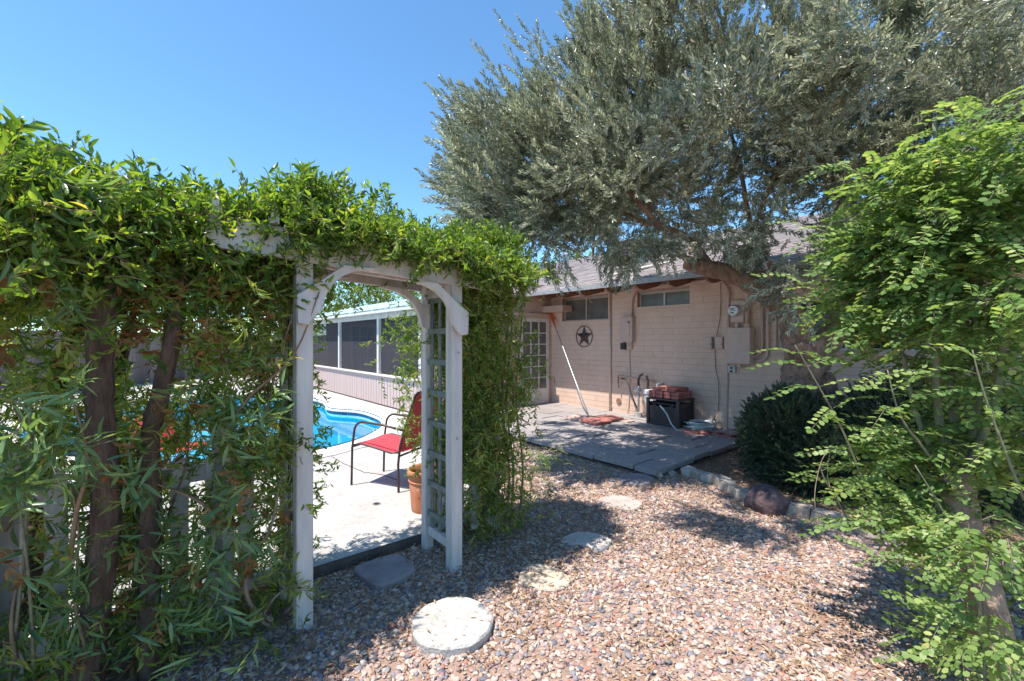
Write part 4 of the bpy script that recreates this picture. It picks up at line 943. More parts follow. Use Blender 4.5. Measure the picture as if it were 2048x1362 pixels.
# ------------------------------------------------------------------ sling chairs
def chair(orig, ax, ay, label, zs=1.0):       # orig: near front foot, ax towards the back, ay across
    t_ = thing('sling_chair', orig, label, 'chair', 'red sling chairs by the pool')
    q = lambda x, y, z: orig + ax*x + ay*y + Z*z*zs
    Wd = .52
    for y in (0, Wd):
        arc = [q(-.0,y,0), q(.01,y,.40), q(.035,y,.56)] + [q(.035+.12*(1-math.cos(a)), y, .56+.115*math.sin(a)) for a in [math.pi/2*i/5 for i in range(1,6)]] + [q(.40,y,.66), q(.66,y,.625)]
        MB().tube(arc, .0125, 8).build('arm_and_front_leg', M['iron'], t_, smooth=True)
        MB().tube([q(.60,y,0), q(.595,y,.28), q(.615,y,.45), q(.665,y,.62), q(.80,y,.98), q(.83,y,1.01)], .0125, 8).build('rear_leg_and_back_post', M['iron'], t_, smooth=True)
        MB().tube([q(.02,y,.425), q(.12,y,.445), q(.3,y,.42), q(.50,y,.385), q(.605,y,.40)], .010, 8).build('seat_rail', M['iron'], t_, smooth=True)
    for (x, z) in ((.03,.41),(.60,.36),(.83,1.01)): MB().tube([q(x,0,z), q(x,Wd,z)], .010, 6).build('cross_bar', M['iron'], t_)
    def sling(pr, nm):
        mb = MB(); vs = []; k = len(pr)
        for th in (0, .004):
            for (x, z) in pr:
                for j in range(5):
                    y = .012 + (Wd-.024)*j/4; sag = -.012*math.sin(math.pi*j/4); vs.append(q(x, y, z+sag-th))
        fs = [(i*5+j, i*5+j+1, (i+1)*5+j+1, (i+1)*5+j) for i in range(k-1) for j in range(4)]; b = 5*k
        fs += [tuple(b+x for x in f)[::-1] for f in fs]
        mb.add(vs, fs); mb.build(nm, M['redfab'], t_, smooth=True, recalc=False)
    sling([(.0,.432),(.06,.447),(.12,.447),(.25,.43),(.40,.405),(.52,.39),(.605,.40)], 'seat')
    sling([(.61,.41),(.625,.50),(.67,.64),(.73,.80),(.785,.94),(.82,1.0)], 'backrest')
    return t_
o0 = G(703,970,DZ); ax = (G(803,986,DZ) - o0).normalized(); ay = Vector((-ax.y, ax.x, 0))
chair(o0, ax, ay, 'red sling patio chair seen through the arbor opening')
o1 = G(430,930,DZ); chair(o1, Vector((-.95,.31,0)), Vector((-.31,-.95,0)), 'low red sling patio chair by the pool behind the leafy hedge', .62)

# ------------------------------------------------------------------ arbor
arb = thing('arbor', A(SPAN/2, DEP/2, 0), 'white wooden garden arbor with arched braces and green side trellis', 'arbor')
PW = .043
def bz(t): return 2.03 - .05*(t/SPAN)
for (t, g_) in ((0,0),(SPAN,0),(0,DEP),(SPAN,DEP)):
    o = MB().box(A(t, g_, 1.04), (PW*(1 if g_ == 0 else .8), PW*(1 if g_ == 0 else .8), 1.06), AAX).build('post', M['white'], arb, bevel=.004)
    for (dx, dz) in ((.012,.06),(-.012,.09),(.0,.62),(.0,1.74)):
        if g_ == 0: MB().lathe((0,0,0), [(.004,0),(.004,.002)], 8).build('screw', M['iron'], o, origin=None).matrix_local = Matrix.Translation(A(t+dx, g_-PW-.001, dz) - world_loc(o)) @ (-GB).to_track_quat('Z','Y').to_matrix().to_4x4()
for g_, sgn in ((-.065,1), (.058,1), (DEP+.055,1)):
    t0, t1 = -.45, SPAN+.45; vs = []
    if g_ == .058: t0, t1 = -.05, SPAN+.05
    poly = [A(t0+.06, g_, bz(t0)), A(t1-.06, g_, bz(t1)), A(t1, g_, bz(t1)+.05), A(t1, g_, bz(t1)+.165), A(t0, g_, bz(t0)+.165), A(t0, g_, bz(t0)+.05)]
    MB().prism(poly, GB*.036).build('beam', M['white'], arb, bevel=.003)
for t in [-.42 + i*.26 for i in range(8)]:
    MB().box(A(t, DEP/2, bz(t)+.165+.032), (.019, DEP/2+.11, .03), AAX).build('rafter', M['white'], arb)
prof = [(-.05,1.665),(-.055,1.815),(.06,1.895),(.155,1.97),(.19,2.0),(.40,2.0),(.37,1.99),(.27,1.975),(.19,1.94),(.135,1.89),(.098,1.83),(.076,1.765),(.066,1.725),(.045,1.715),(.03,1.69),(.0,1.655)]
for g_ in (-.106, DEP+.012-.055):
    for side in (0, 1):
        dz = 0.03 if side == 0 else -.02
        pp = [A(x if side == 0 else SPAN-x, g_, z+dz - .001) for x, z in prof]
        b_ = MB().prism(pp, GB*.04).build('arched_brace', M['white'], arb, bevel=.003)
for side, t in ((0, 0.0), (1, SPAN)):
    for k in range(8):
        z = .30 + k*.228; MB().box(A(t+(.012 if side == 0 else -.012), DEP/2, z), (.006, DEP/2-PW+.01, .02), AAX).build('lattice_slat', M['slat'], arb)
    for f_ in (.2,.5,.8):
        MB().box(A(t, DEP*f_, 1.06), (.006, .018, .86), AAX).build('lattice_slat', M['slat'], arb)
    MB().box(A(t, DEP/2, .165), (.019, DEP/2-PW*.9-.001, .032), AAX).build('bottom_rail', M['white'], arb)
    MB().box(A(t, DEP/2, 1.945), (.019, DEP/2-PW*.9-.001, .032), AAX).build('top_rail', M['white'], arb)
# picket fences either side
def fence(t0, t1, label):
    f_ = thing('picket_fence', A((t0+t1)/2, DEP, 0), label, 'fence', 'white picket fence either side of the arbor'); 
    for z in (.16,.86): MB().box(A((t0+t1)/2, DEP, z), (abs(t1-t0)/2, .018, .042), AAX).build('rail', M['white'], f_)
    a, b = min(t0,t1), max(t0,t1); t = a+.06
    while t < b-.03:
        w_ = .040; g_ = DEP-.03; zt_ = 1.0 + random.uniform(-.01,.01)
        poly = [A(t-w_, g_, .06), A(t+w_, g_, .06), A(t+w_, g_, zt_-.06), A(t, g_, zt_), A(t-w_, g_, zt_-.06)]
        MB().prism(poly, GB*-.018).build('picket', M['white'], f_); t += .155
    for tp in (a if t0 < 0 else b,): pass
    for tp in ((-.33,-1.15,-2.0) if t0 < 0 else (SPAN+.62,)):
        MB().box(A(tp, DEP+.0, .52), (.048,.048,.56), AAX).build('fence_post', M['white'], f_); MB().box(A(tp, DEP, 1.09), (.058,.058,.012), AAX).build('post_cap', M['white'], f_)
fence(-2.3, -.045, 'white picket fence overgrown by the hedge left of the arbor')
fence(SPAN+.045, SPAN+.75, 'short white picket fence buried in vines right of the arbor')

# ------------------------------------------------------------------ vines
def curve(pts_, k=6):
    out = []; n = len(pts_)
    for i in range(n-1):
        p0, p1, p2, p3 = pts_[max(i-1,0)], pts_[i], pts_[i+1], pts_[min(i+2,n-1)]
        for j in range(k):
            t = j/k; out.append(.5*((2*p1)+(p2-p0)*t+(2*p0-5*p1+4*p2-p3)*t*t+(3*p1-p0-3*p2+p3)*t**3))
    out.append(pts_[-1]); return out
def woody(name, pts_, r0, r1, m, parent, n=9, jit=.10, k=5):
    c_ = curve([Vector(p) for p in pts_], k); rr = [r0+(r1-r0)*i/(len(c_)-1) for i in range(len(c_))]
    return MB().tube(c_, rr, n, jit=jit).build(name, m, parent, smooth=True)
def rdir(up=.3, fwd=(0,0,0)):
    return (Vector((random.gauss(0,1), random.gauss(0,1), random.gauss(0,.8)+up)) + Vector(fwd)).normalized()

# hedge left of the arbor
hedge = thing('vine_hedge', A(-1.0, .2, 0), 'tall tangled leafy vine hedge with dark trunks left of the arbor', 'hedge')
woody('trunk', [A(-.88,.06,0), P(212,1050,1.98), P(205,900,1.97), P(200,780,1.96), P(205,640,1.95), P(240,540,1.98), P(250,440,2.05)], .056, .044, M['bark'], hedge, 12, .12)
woody('trunk', [A(-.66,.06,0), P(300,1000,2.12), P(298,880,2.12), P(318,800,2.12), P(345,680,2.12), P(362,560,2.15), P(380,470,2.2)], .045, .031, M['bark'], hedge, 12, .12)
woody('trunk', [P(60,1250,2.0), P(75,1000,2.25), P(95,850,2.3), P(130,720,2.3), P(175,600,2.3), P(200,500,2.3)], .050, .035, M['bark'], hedge, 12, .12)
woody('trunk', [P(240,1130,2.4), P(258,980,2.45), P(232,880,2.5), P(235,760,2.5), P(260,640,2.5)], .04, .03, M['bark'], hedge, 10, .12)
for _ in range(34):
    t = random.uniform(-2.0,-.05); g_ = random.uniform(-.2,.5); z = random.uniform(.1,1.6); p = A(t, g_, z); d_ = Vector((random.uniform(-.5,.5), random.uniform(-.25,.25), random.uniform(.35,1)))
    pts_ = [p, p+d_*.25+rdir()*.04, p+d_*.5+rdir()*.07, p+d_*.8+rdir()*.09]
    if min(q.y for q in pts_) < .9: continue
    woody('stem', pts_, random.uniform(.005,.012), .003, M['twig'], hedge, 5, 0, 4)
woody('stem', [P(545,1240,2.4), P(510,1220,2.35), P(492,1180,2.3), P(500,1110,2.3), P(540,1060,2.35), P(560,960,2.4)], .012, .007, M['barkpale'], hedge, 7, .05)
woody('stem', [P(540,1250,2.4), P(525,1240,2.35), P(545,1200,2.35), P(580,1170,2.4)], .010, .005, M['barkpale'], hedge, 7, .05)
woody('stem', [P(218,1010,2.0), P(212,900,2.0), P(222,760,2.0), P(212,640,2.0), P(236,560,2.0)], .006, .005, M['barkpale'], hedge, 6, .03)
for m_ in (M['bark'], M['barkred'], M['barkpale']):
    for n_ in m_.node_tree.nodes:
        if n_.type == 'BUMP': n_.inputs['Distance'].default_value = .035
items = []
def tw(x): return max(0, x)
for _ in range(7600):
    # canopy: thick roll running along the top of the line
    t = random.uniform(-2.3, .15); g_ = random.gauss(.14, .24); top = 2.42 - .15*min(1, max(0, (-t-.15)/.45)) + .16*max(0, -t-.95) + .05*math.sin(t*5) + .05*math.sin(t*11+1); z = top - abs(random.gauss(0, .24)) - .35*abs(g_-.1)**1.5
    if -.5 < t < .02 and g_ < .0 and z < 2.23 and random.random() < .6: continue
    if t > -.75 and g_ < -.17: continue
    p = A(t, g_, z)
    if p.y < .9 or p.length < 1.25: continue
    items.append((p, dir_euler(rdir(.5, (0,0,-.1)), random.uniform(0,6.28)), random.uniform(.8,1.25)))
HI = []
for _ in range(6000):
    # curtain below, with gaps
    t = random.uniform(-2.3, -.02); g_ = random.gauss(.36, .16) if random.random() < .66 else random.gauss(.05,.12); z = random.uniform(.02, 2.1)
    dens = .38 + .35*math.sin(t*9+z*3) + .3*math.sin(z*7-t*4+1) + (.35 if z < .45 else 0) + (.28 if .75 < z < 1.35 else 0) + (.2 if z > 1.6 else 0)
    if -.36 < t < -.02 and z > .3: dens += .25
    if random.random() > dens: continue
    p = A(t, g_, z)
    if p.length < 1.3: continue
    if g_ < .16 and .45 < z < 1.75 and (abs(t+.86) < .085 or abs(t+.62) < .075) and random.random() < .9: continue
    (HI if random.random() < .7 else items).append((p, dir_euler(rdir(-.8), random.uniform(0,6.28)), random.uniform(.6,1.25)))
for _ in range(160):           # shoots sticking out of the top
    t = random.uniform(-2.3, .1); p = A(t, random.uniform(-.15,.4), 2.42 - .15*min(1, max(0, (-t-.15)/.45)) + .16*max(0, -t-.95)+.05*math.sin(t*5)); items.append((p, dir_euler(rdir(2.0), random.uniform(0,6.28)), random.uniform(.9,1.3)))
for (px, py, Y, sx, sy, k) in ((385,835,2.55,50,45,120),(280,850,2.5,35,60,60),(500,850,2.6,40,60,70),(90,860,2.3,50,70,60),(330,1000,2.5,60,60,60),(150,1000,2.25,60,80,70)):
    for _ in range(k): HI.append((P(px+random.gauss(0,sx), py+random.gauss(0,sy), Y+random.gauss(0,.08)), dir_euler(rdir(-.8), random.uniform(0,6.28)), random.uniform(.6,1.15)))
foliage(hedge, 'leaf_cluster', 'leaves', 'vine', items, 200)
foliage(hedge, 'leaf_cluster', 'hanging_leaves', 'narrow', HI, 100)
items = []
for _ in range(260):
    t = random.uniform(-2.0,-.1); z = random.choice((1.75,1.7,1.9,.8,.4))+random.gauss(0,.2); items.append((A(t, random.gauss(.1,.12), max(z,.05)), dir_euler(rdir(-1), 0), random.uniform(.8,1.3)))
for _ in range(140): 
    items.append((P(265+random.gauss(0,35), 500+random.gauss(0,45), 2.05), dir_euler(rdir(-1), 0), 1.1))
o = gn_scatter('dead_leaves', PR['dead'], [tuple(i[0]) for i in items], [tuple(i[1]) for i in items], [i[2] for i in items], [random.randrange(2) for _ in items], hedge, world_loc(hedge)); o['kind'] = 'stuff'
# vine riding over the arbor
vine = thing('arbor_vine', A(SPAN+.6, DEP+.1, 0), 'bright green vine climbing over the arbor top', 'vine')
for (t, g_) in ((SPAN+.12,DEP+.1),(SPAN+.3,DEP+.05),(SPAN+.45,DEP),(SPAN+.6,DEP+.12)):
    p = A(t, g_, 0); woody('stem', [p, A(t+.05,g_+.05,.6), A(t-.04,g_,1.2), A(t-.1,g_-.05,1.9), A(t-.3,g_-.1,2.25)], .018, .008, M['barkpale'], vine, 7, .06)
items = []
for _ in range(4600):
    t = random.uniform(-.1, SPAN+.55); g_ = random.gauss(.19, .22); top = 2.38 - .17*max(0,(t-.25))**1.1 + .04*math.sin(t*9); low = 2.17
    z = random.triangular(low, top, top-.08) - .3*abs(g_-.19)**1.6
    if g_ < 0 and z < 2.2 and random.random() < .2: continue
    if t < .3 and random.random() < .3: continue
    items.append((A(t,g_,z), dir_euler(rdir(.3), random.uniform(0,6.28)), random.uniform(.7,1.1)))
for _ in range(640):            # hanging over the front beam
    t = random.uniform(-.1, SPAN+.5) if random.random() < .55 else random.uniform(SPAN*.75, SPAN+.55); z = bz(t)+random.uniform(.06,.24)
    if math.sin(t*13)+math.sin(t*5+1) < -.5: z += .08
    items.append((A(t, random.uniform(-.2,-.09), z), dir_euler(rdir(-.4), random.uniform(0,6.28)), random.uniform(.6,1.0)))
for _ in range(110):
    t = random.uniform(0, SPAN+.5); top = 2.47 - .24*max(0,(t-.25))**1.1; items.append((A(t, random.uniform(0,.5), top), dir_euler(rdir(2.2), random.uniform(0,6.28)), random.uniform(.8,1.3)))
for (px, py, Y, rx, ry, k) in ((592,600,2.75,10,90,70),(618,620,3.0,12,70,40),(630,860,2.9,8,90,36),(606,920,2.95,14,140,80),(820,660,4.0,30,60,150),(815,770,4.0,10,70,45),(560,700,2.7,25,120,110),(735,565,3.3,60,12,45),(645,575,3.0,35,20,60)):
    for _ in range(k): items.append((P(px+random.gauss(0,rx), py+random.gauss(0,ry), Y+random.gauss(0,.08)), dir_euler(rdir(-.7), random.uniform(0,6.28)), random.uniform(.6,.95)))
foliage(vine, 'leaf_cluster', 'leaves', 'vine', items, 300)
# column of vine right of the arbor
col_ = thing('vine_column', A(SPAN+.75, DEP+.05, 0), 'dense narrow column of vine hanging right of the arbor', 'vine')
for i in range(9):
    t = SPAN+.25+.08*i; p = A(t, DEP+random.uniform(-.15,.2), 0); woody('stem', [p, p+Vector((.03,0,.5)), p+Vector((-.03,.03,1.1)), p+Vector((.02,0,1.8)), p+Vector((-.05,0,2.1))], .011, .006, M['twig'], col_, 6, .05)
items = []; HI = []
for _ in range(4300):
    t = SPAN + random.uniform(.06, .74); g_ = DEP + random.gauss(-.05,.2); z = random.uniform(.15, 2.2)
    top = 2.25 - .9*max(0, t-SPAN-.6)**1.5
    if z > top: continue
    if z < .55 and random.random() < .45: continue
    if t < SPAN+.25 and z < 1.5 and random.random() < .5: continue
    wv_ = .05*math.sin(z*6)
    (HI if random.random() < .6 else items).append((A(t+wv_, g_, z), dir_euler(rdir(-1.1), random.uniform(0,6.28)), random.uniform(.5,1.05)))
for _ in range(650):
    p, v = in_ell(tuple(P(965,505,3.55)), (.32,.3,.14)); items.append((p, dir_euler(rdir(.6), random.uniform(0,6.28)), random.uniform(.7,1.1)))
for _ in range(170):   # inside of trellis
    items.append((A(SPAN+random.uniform(.02,.2), random.uniform(0,DEP), random.uniform(.5,1.95)), dir_euler(rdir(-.8), random.uniform(0,6.28)), random.uniform(.6,.9)))
foliage(col_, 'leaf_cluster', 'leaves', 'vine', items, 200)
foliage(col_, 'leaf_cluster', 'hanging_leaves', 'narrow', HI, 100)
# young sapling shoot at gravel edge by the column
sap = thing('sapling', G(1085,985), 'small bright green sapling leaning out of the vine column base', 'sapling')
woody('stem', [G(1060,985), P(1068,935,4.6), P(1085,910,4.6), P(1105,895,4.6)], .008, .004, M['stem'], sap, 5, 0)
its = []
for _ in range(42): its.append((P(1078+random.gauss(0,22), 920+random.gauss(0,20), 4.6+random.gauss(0,.12)), (random.uniform(-.4,.4), random.uniform(-.1,.5), random.uniform(-1.2,1.2)), random.uniform(.5,.8)))
foliage(sap, 'frond', 'leaves', 'frond', its, 42)

# long leaved shrub in the left foreground
wl = thing('long_leaved_shrub', G(30,1340)+Vector((0,.1,0)), 'shrub with long narrow grey green leaves at the left edge', 'shrub')
items = []
for (px, py, Y, sx, sy, k) in ((50,880,1.55,45,60,26),(60,950,1.6,40,50,20),(20,1010,1.5,30,40,12),(60,420,1.6,40,60,16),(60,540,1.7,30,40,8),(470,870,2.1,40,50,16),(500,800,2.2,25,50,10),(200,1080,2.0,60,70,34),(330,1130,2.1,70,60,34),(120,1200,1.9,80,60,26),(290,980,2.1,50,60,24),(420,1080,2.2,50,60,16),(180,1290,1.95,120,30,24),(380,1230,2.15,60,30,12),(410,980,2.1,50,70,20)):
    for _ in range(int(k*.6)):
        items.append((P(px+random.gauss(0,sx), py+random.gauss(0,sy), Y+random.gauss(0,.06)), dir_euler(rdir(-.1, (.3,-.2,0)), random.uniform(0,6.28)), random.uniform(.5,.95)))
items = [i for i in items if i[0].z > .02]
foliage(wl, 'leaf_cluster', 'leaves', 'willow', items, 300)
for (a, b) in (((20,1362),(60,800)),((70,1362),(20,900))):
    woody('stem', [P(a[0],a[1],1.85), P((a[0]+b[0])/2+10,(a[1]+b[1])/2,1.75), P(b[0],b[1],1.65)], .007, .003, M['stem'], wl, 6, 0)

# ------------------------------------------------------------------ olive tree
oliv = thing('olive_tree', G(1612,960)+Vector((0,.0,0)), 'large silvery olive tree with gnarled leaning trunk beside the house', 'tree')
OT = 5.35
tb = P(1615, 950, OT); tb.z = 0
woody('trunk', [tb, P(1600,850,OT), P(1604,760,OT), P(1618,710,OT), P(1620,670,OT)], .25, .20, M['barkred'], oliv, 22, .16)
for q_, r_ in (((1590,780,OT-.15),.13),((1625,740,OT-.17),.11),((1600,700,OT-.16),.10),((1650,770,OT-.12),.12)):
    b_ = rock('burl', P(*q_)-world_loc(oliv), (r_,r_*.8,r_*1.2), M['barkred'], None, None, seed=int(r_*1000), amp=.2); b_.parent = oliv
woody('limb', [P(1600,720,OT), P(1590,660,OT-.05), P(1575,620,OT-.1), P(1530,585,OT-.1), P(1475,552,OT-.1), P(1420,538,OT-.1), P(1372,525,OT-.1)], .17, .085, M['barkred'], oliv, 14, .10)
woody('limb', [P(1625,720,OT), P(1665,670,OT), P(1690,610,OT), P(1700,530,OT), P(1690,420,OT), P(1650,300,OT-.2)], .17, .09, M['barkred'], oliv, 14, .10)
brs = [([P(1425,540,OT-.1),P(1400,505,OT),P(1378,478,OT),P(1330,455,OT),P(1270,438,OT),P(1200,400,OT-.1),P(1120,350,OT-.2)],.055,.018),
       ([P(1385,528,OT-.1),P(1360,505,OT-.1),P(1340,470,OT-.2),P(1300,430,OT-.3),P(1240,360,OT-.4),P(1180,250,OT-.4)],.045,.014),
       ([P(1640,310,OT-.2),P(1560,220,OT-.2),P(1470,150,OT-.3),P(1380,80,OT-.3)],.06,.015),
       ([P(1690,420,OT),P(1760,300,OT-.3),P(1850,180,OT-.6),P(1950,80,OT-.8)],.07,.02),
       ([P(1670,350,OT-.1),P(1690,200,OT-.1),P(1700,60,OT)],.06,.02),
       ([P(1560,610,OT-.1),P(1545,540,OT+.2),P(1500,440,OT+.2),P(1480,330,OT+.1),P(1450,230,OT)],.05,.015),
       ([P(1480,550,OT-.1),P(1500,490,OT-.2),P(1520,420,OT-.4),P(1560,330,OT-.6)],.04,.012),
       ([P(1195,400,OT-.1),P(1190,450,OT-.15),P(1186,512,OT-.15)],.018,.014),
       ([P(1270,438,OT),P(1180,440,OT-.1),P(1100,440,OT-.3),P(1010,450,OT-.4)],.025,.008),
       ([P(1300,440,OT),P(1290,350,OT+.1),P(1240,240,OT+.2),P(1170,130,OT+.2)],.03,.008)]
for pts_, a, b in brs: woody('branch', pts_, a, b, M['barkred'], oliv, 8, .08)
items = []
EL = [((1010,400,4.9),(.60,.6,.50),520,(-.6,0,.35)), ((1060,290,4.9),(.85,.7,.55),760,(-.7,0,.9)), ((1160,400,4.9),(.75,.7,.42),600,(-.3,0,.2)), ((1210,220,5.0),(.85,.8,.80),900,(-.6,0,1.1)),
      ((1330,330,5.1),(.85,.9,.60),560,(-.2,0,.6)), ((1370,130,5.1),(.90,1.0,.85),880,(-.3,0,.9)), ((1520,250,5.0),(.80,.9,.70),520,(0,0,.6)), ((1560,80,4.9),(.9,1.0,.6),420,(0,0,.8)),
      ((1720,130,4.7),(1.1,1.0,.9),950,(0,-.3,.5)), ((1930,130,4.3),(1.0,1.0,.9),950,(.2,-.3,.4)), ((1700,350,4.7),(.75,.7,.6),600,(0,-.3,.3)), ((1860,300,4.3),(.8,.8,.7),520,(0,-.3,.2)),
      ((1450,470,4.9),(.55,.5,.20),120,(0,0,-.3)), ((1600,500,4.7),(.5,.5,.38),300,(0,0,-.4)), ((1600,590,4.6),(.22,.3,.20),70,(-.3,0,-.5)), ((1060,490,4.8),(.45,.4,.18),130,(-.2,0,-.6)), ((1230,490,4.9),(.7,.5,.12),120,(0,0,-.8)),
      ((1150,380,6.2),(1.2,.9,.45),520,(-.4,0,.3)), ((1300,420,6.4),(1.2,.8,.35),420,(-.3,0,.0)), ((1250,250,6.3),(1.2,.9,.8),500,(-.3,0,.6)), ((1450,350,6.3),(1.2,.9,.6),420,(0,0,.3)), ((980,420,6.0),(.5,.6,.3),160,(-.6,0,.2)),
      ((1250,330,4.3),(.6,.5,.28),220,(-.3,0,.2)), ((1430,250,3.8),(.55,.45,.32),230,(-.2,0,.3)), ((1060,430,5.1),(.6,.5,.25),200,(-.5,0,.1)),
      ((1236,-320,2.9),(.9,.6,.33),560,(0,0,0)), ((1030,420,6.8),(.8,1.0,.28),280,(-.2,0,.1)), ((1170,400,7.3),(.9,.9,.28),260,(0,0,.1)), ((1330,430,7.0),(.8,.9,.25),200,(0,0,0)), ((1640,-260,3.4),(.7,.7,.33),260,(0,0,0)),  # unseen overhead clumps and hidden rear clumps, added to shade gravel and patio
      ((1300,60,4.2),(.5,.5,.3),120,(-.3,0,1)), ((1800,60,3.2),(.75,.5,.5),260,(-.2,-.2,.3)), ((1640,230,3.6),(.35,.4,.4),110,(-.3,-.2,.5)), ((2000,200,3.2),(.5,.5,.55),150,(0,-.3,.2)), ((1900,400,3.9),(.6,.5,.5),180,(0,-.3,.2)),
      ((1500,-150,5.0),(2.3,1.3,.6),700,(0,0,.5)), ((2300,100,4.5),(1.2,1.2,1.2),350,(0,0,.5))]
for (cpx, r_, k, bias) in EL:
    c = P(*cpx); c.z = CH + (c.z-CH); 
    # clumped: pick sub-centres, hang twigs round them
    subs = [in_ell(c, r_, .4) for _ in range(max(4, k//17))]
    for _ in range(int(k*.93)):
        sc_, v = random.choice(subs); p = sc_ + Vector((random.gauss(0,.085), random.gauss(0,.085), random.gauss(0,.075)))
        d_ = (v*.7 + Vector(bias) + rdir(0)*.55).normalized()
        items.append((p, dir_euler(d_, random.uniform(0,6.28)), random.uniform(.8,1.2)))
# long shoots against the sky, upper left
for (bx_, by_, tx, ty, Y) in ((1010,330,893,165,4.9),(960,350,880,265,4.8),(1060,220,950,95,4.9),(1110,170,1000,48,4.9),(1120,150,1045,55,4.95),(1200,140,1130,5,5.0),(1180,180,1175,10,5.0),(1260,90,1235,-10,5.0),(960,400,885,330,4.8),(950,300,915,240,4.9),(1080,210,1020,110,4.85),(1150,210,1140,110,5),(1000,300,940,190,4.9),(950,440,880,410,4.8),(1090,130,1070,60,4.9)):
    a, b = P(bx_,by_,Y), P(tx,ty,Y-.1); d_ = (b-a); n_ = max(3, int(d_.length/.055))
    for i in range(n_):
        f_ = i/n_; p = a.lerp(b, f_) + rdir()*.02
        items.append((p, dir_euler((d_.normalized() + rdir()*(.75*(1-f_)+.12)), random.uniform(0,6.28)), random.uniform(.62,.95)*(1-.25*f_)))
foliage(oliv, 'twig', 'leaves', 'olive', items, 300)

# ------------------------------------------------------------------ round leaved tree on the right
mor = thing('round_leaved_tree', Vector((2.25,2.0,0)), 'bright green tree with small round leaflets filling the right foreground', 'tree')
MY = 2.05
woody('trunk', [Vector((2.28,2.0,-.02)), P(1985,1280,2.02), P(1955,1150,2.05), P(1925,1040,2.1), P(1915,940,2.1)], .085, .058, M['barkpale'], mor, 14, .07)
stems = [([P(1920,960,2.1),P(1880,850,2.15),P(1872,650,2.15),P(1880,450,2.1),P(1868,240,2.1)],.022,.007),
         ([P(1920,950,2.1),P(1905,800,2.2),P(1900,600,2.2),P(1930,380,2.1),P(1975,250,2.0)],.02,.006),
         ([P(1925,950,2.1),P(1955,780,2.1),P(1950,560,2.1),P(2000,380,2.0)],.02,.006),
         ([P(1925,960,2.1),P(1990,800,2.0),P(2010,600,2.0),P(2030,400,1.95)],.02,.006),
         ([P(1925,980,2.1),P(1840,850,2.2),P(1790,640,2.3),P(1740,460,2.3)],.014,.005),
         ([P(1965,1362,1.95),P(1955,1200,1.95),P(1900,1050,1.95),P(1830,930,1.95)],.012,.002)]
for pts_, a, b in stems: woody('stem', pts_, a, b, M['stem'], mor, 7, .05)
items = []
def frond_branch(pix, Y, r_, nf, side=-1, size=.9, fl=None):
    pts_ = [P(x, y, Y) for x, y in pix]; c_ = curve(pts_, 6); woody('branch', pts_, r_, .0025, M['stem'], mor, 6, 0)
    for i in range(nf):
        f_ = (i+.5)/nf; p = c_[int(f_*(len(c_)-1))]
        for sd in (-1, 1):
            if sd != side and random.random() < .25: continue
            yaw = (math.pi if sd < 0 else 0) + random.uniform(-.8,.8)
            items.append((p, (random.uniform(-.35,.35)+.25*sd, random.uniform(-.45,.3), yaw), size*random.uniform(.8,1.15)))
frond_branch([(1765,1080),(1725,960),(1680,850),(1630,760),(1590,690)], 2.35, .008, 9, -1, 1.15)
frond_branch([(1945,1020),(1850,900),(1800,830),(1775,740)], 2.1, .009, 9, -1, 1.1)
frond_branch([(2048,1000),(1990,850),(1960,760),(1945,700)], 1.8, .006, 6, -1, 1.0)
frond_branch([(1880,800),(1800,700),(1740,640),(1660,590),(1590,560)], 2.4, .006, 8, -1, 1.0)
frond_branch([(1880,620),(1780,560),(1690,480),(1600,450)], 2.4, .007, 12, -1, .95)
frond_branch([(1880,520),(1800,430),(1720,350),(1680,330)], 2.3, .007, 10, -1, .95)
frond_branch([(1870,330),(1890,260),(1930,195)], 2.1, .005, 5, -1, .7)
frond_branch([(1700,1050),(1680,1010),(1650,960),(1640,930)], 2.35, .005, 4, -1, .9)
frond_branch([(1990,1180),(1900,1100),(1800,1040),(1700,1060)], 2.1, .006, 10, -1, .95)
frond_branch([(1950,1300),(1900,1250),(1870,1230),(1840,1290)], 1.95, .004, 6, -1, .8)
frond_branch([(1940,1180),(1880,1130),(1800,1120),(1740,1110)], 2.0, .004, 7, -1, .7)
frond_branch([(1960,1362),(1930,1300),(1890,1290),(1860,1330)], 1.9, .004, 6, -1, .8)
CL = [((1960,420,2.1),(.32,.35,.32),330),((1860,480,2.2),(.30,.35,.28),330),((1790,520,2.35),(.25,.3,.20),150),((1990,300,2.0),(.24,.3,.20),160),((1745,600,2.4),(.20,.3,.12),55),((1830,640,2.3),(.30,.3,.22),170),
      ((1970,620,2.0),(.24,.3,.25),170),((1850,900,2.3),(.24,.3,.16),110),((2010,880,2.1),(.20,.25,.24),110),((1780,980,2.3),(.22,.25,.12),60),((2040,1100,2.2),(.12,.2,.2),50),((1960,1090,1.8),(.13,.1,.14),38),((1970,1270,1.75),(.13,.1,.12),34),((1860,1060,2.2),(.16,.2,.08),35),((1800,370,2.2),(.16,.2,.12),60),
      ((2060,1290,2.1),(.10,.2,.12),25),((2120,600,2.1),(.4,.4,.8),350),((1940,760,2.2),(.28,.3,.15),90)]
for cpx, r_, k in CL:
    c = P(*cpx)
    for _ in range(k):
        p, v = in_ell(c, r_, .5); yaw = math.atan2(v.y-.2, v.x-.35) + random.uniform(-.9,.9)
        items.append((p, (random.uniform(-.75,.75), random.uniform(-.45,.7), yaw), random.uniform(.6,1.2)))
foliage(mor, 'frond', 'leaves', 'frond', items, 300)
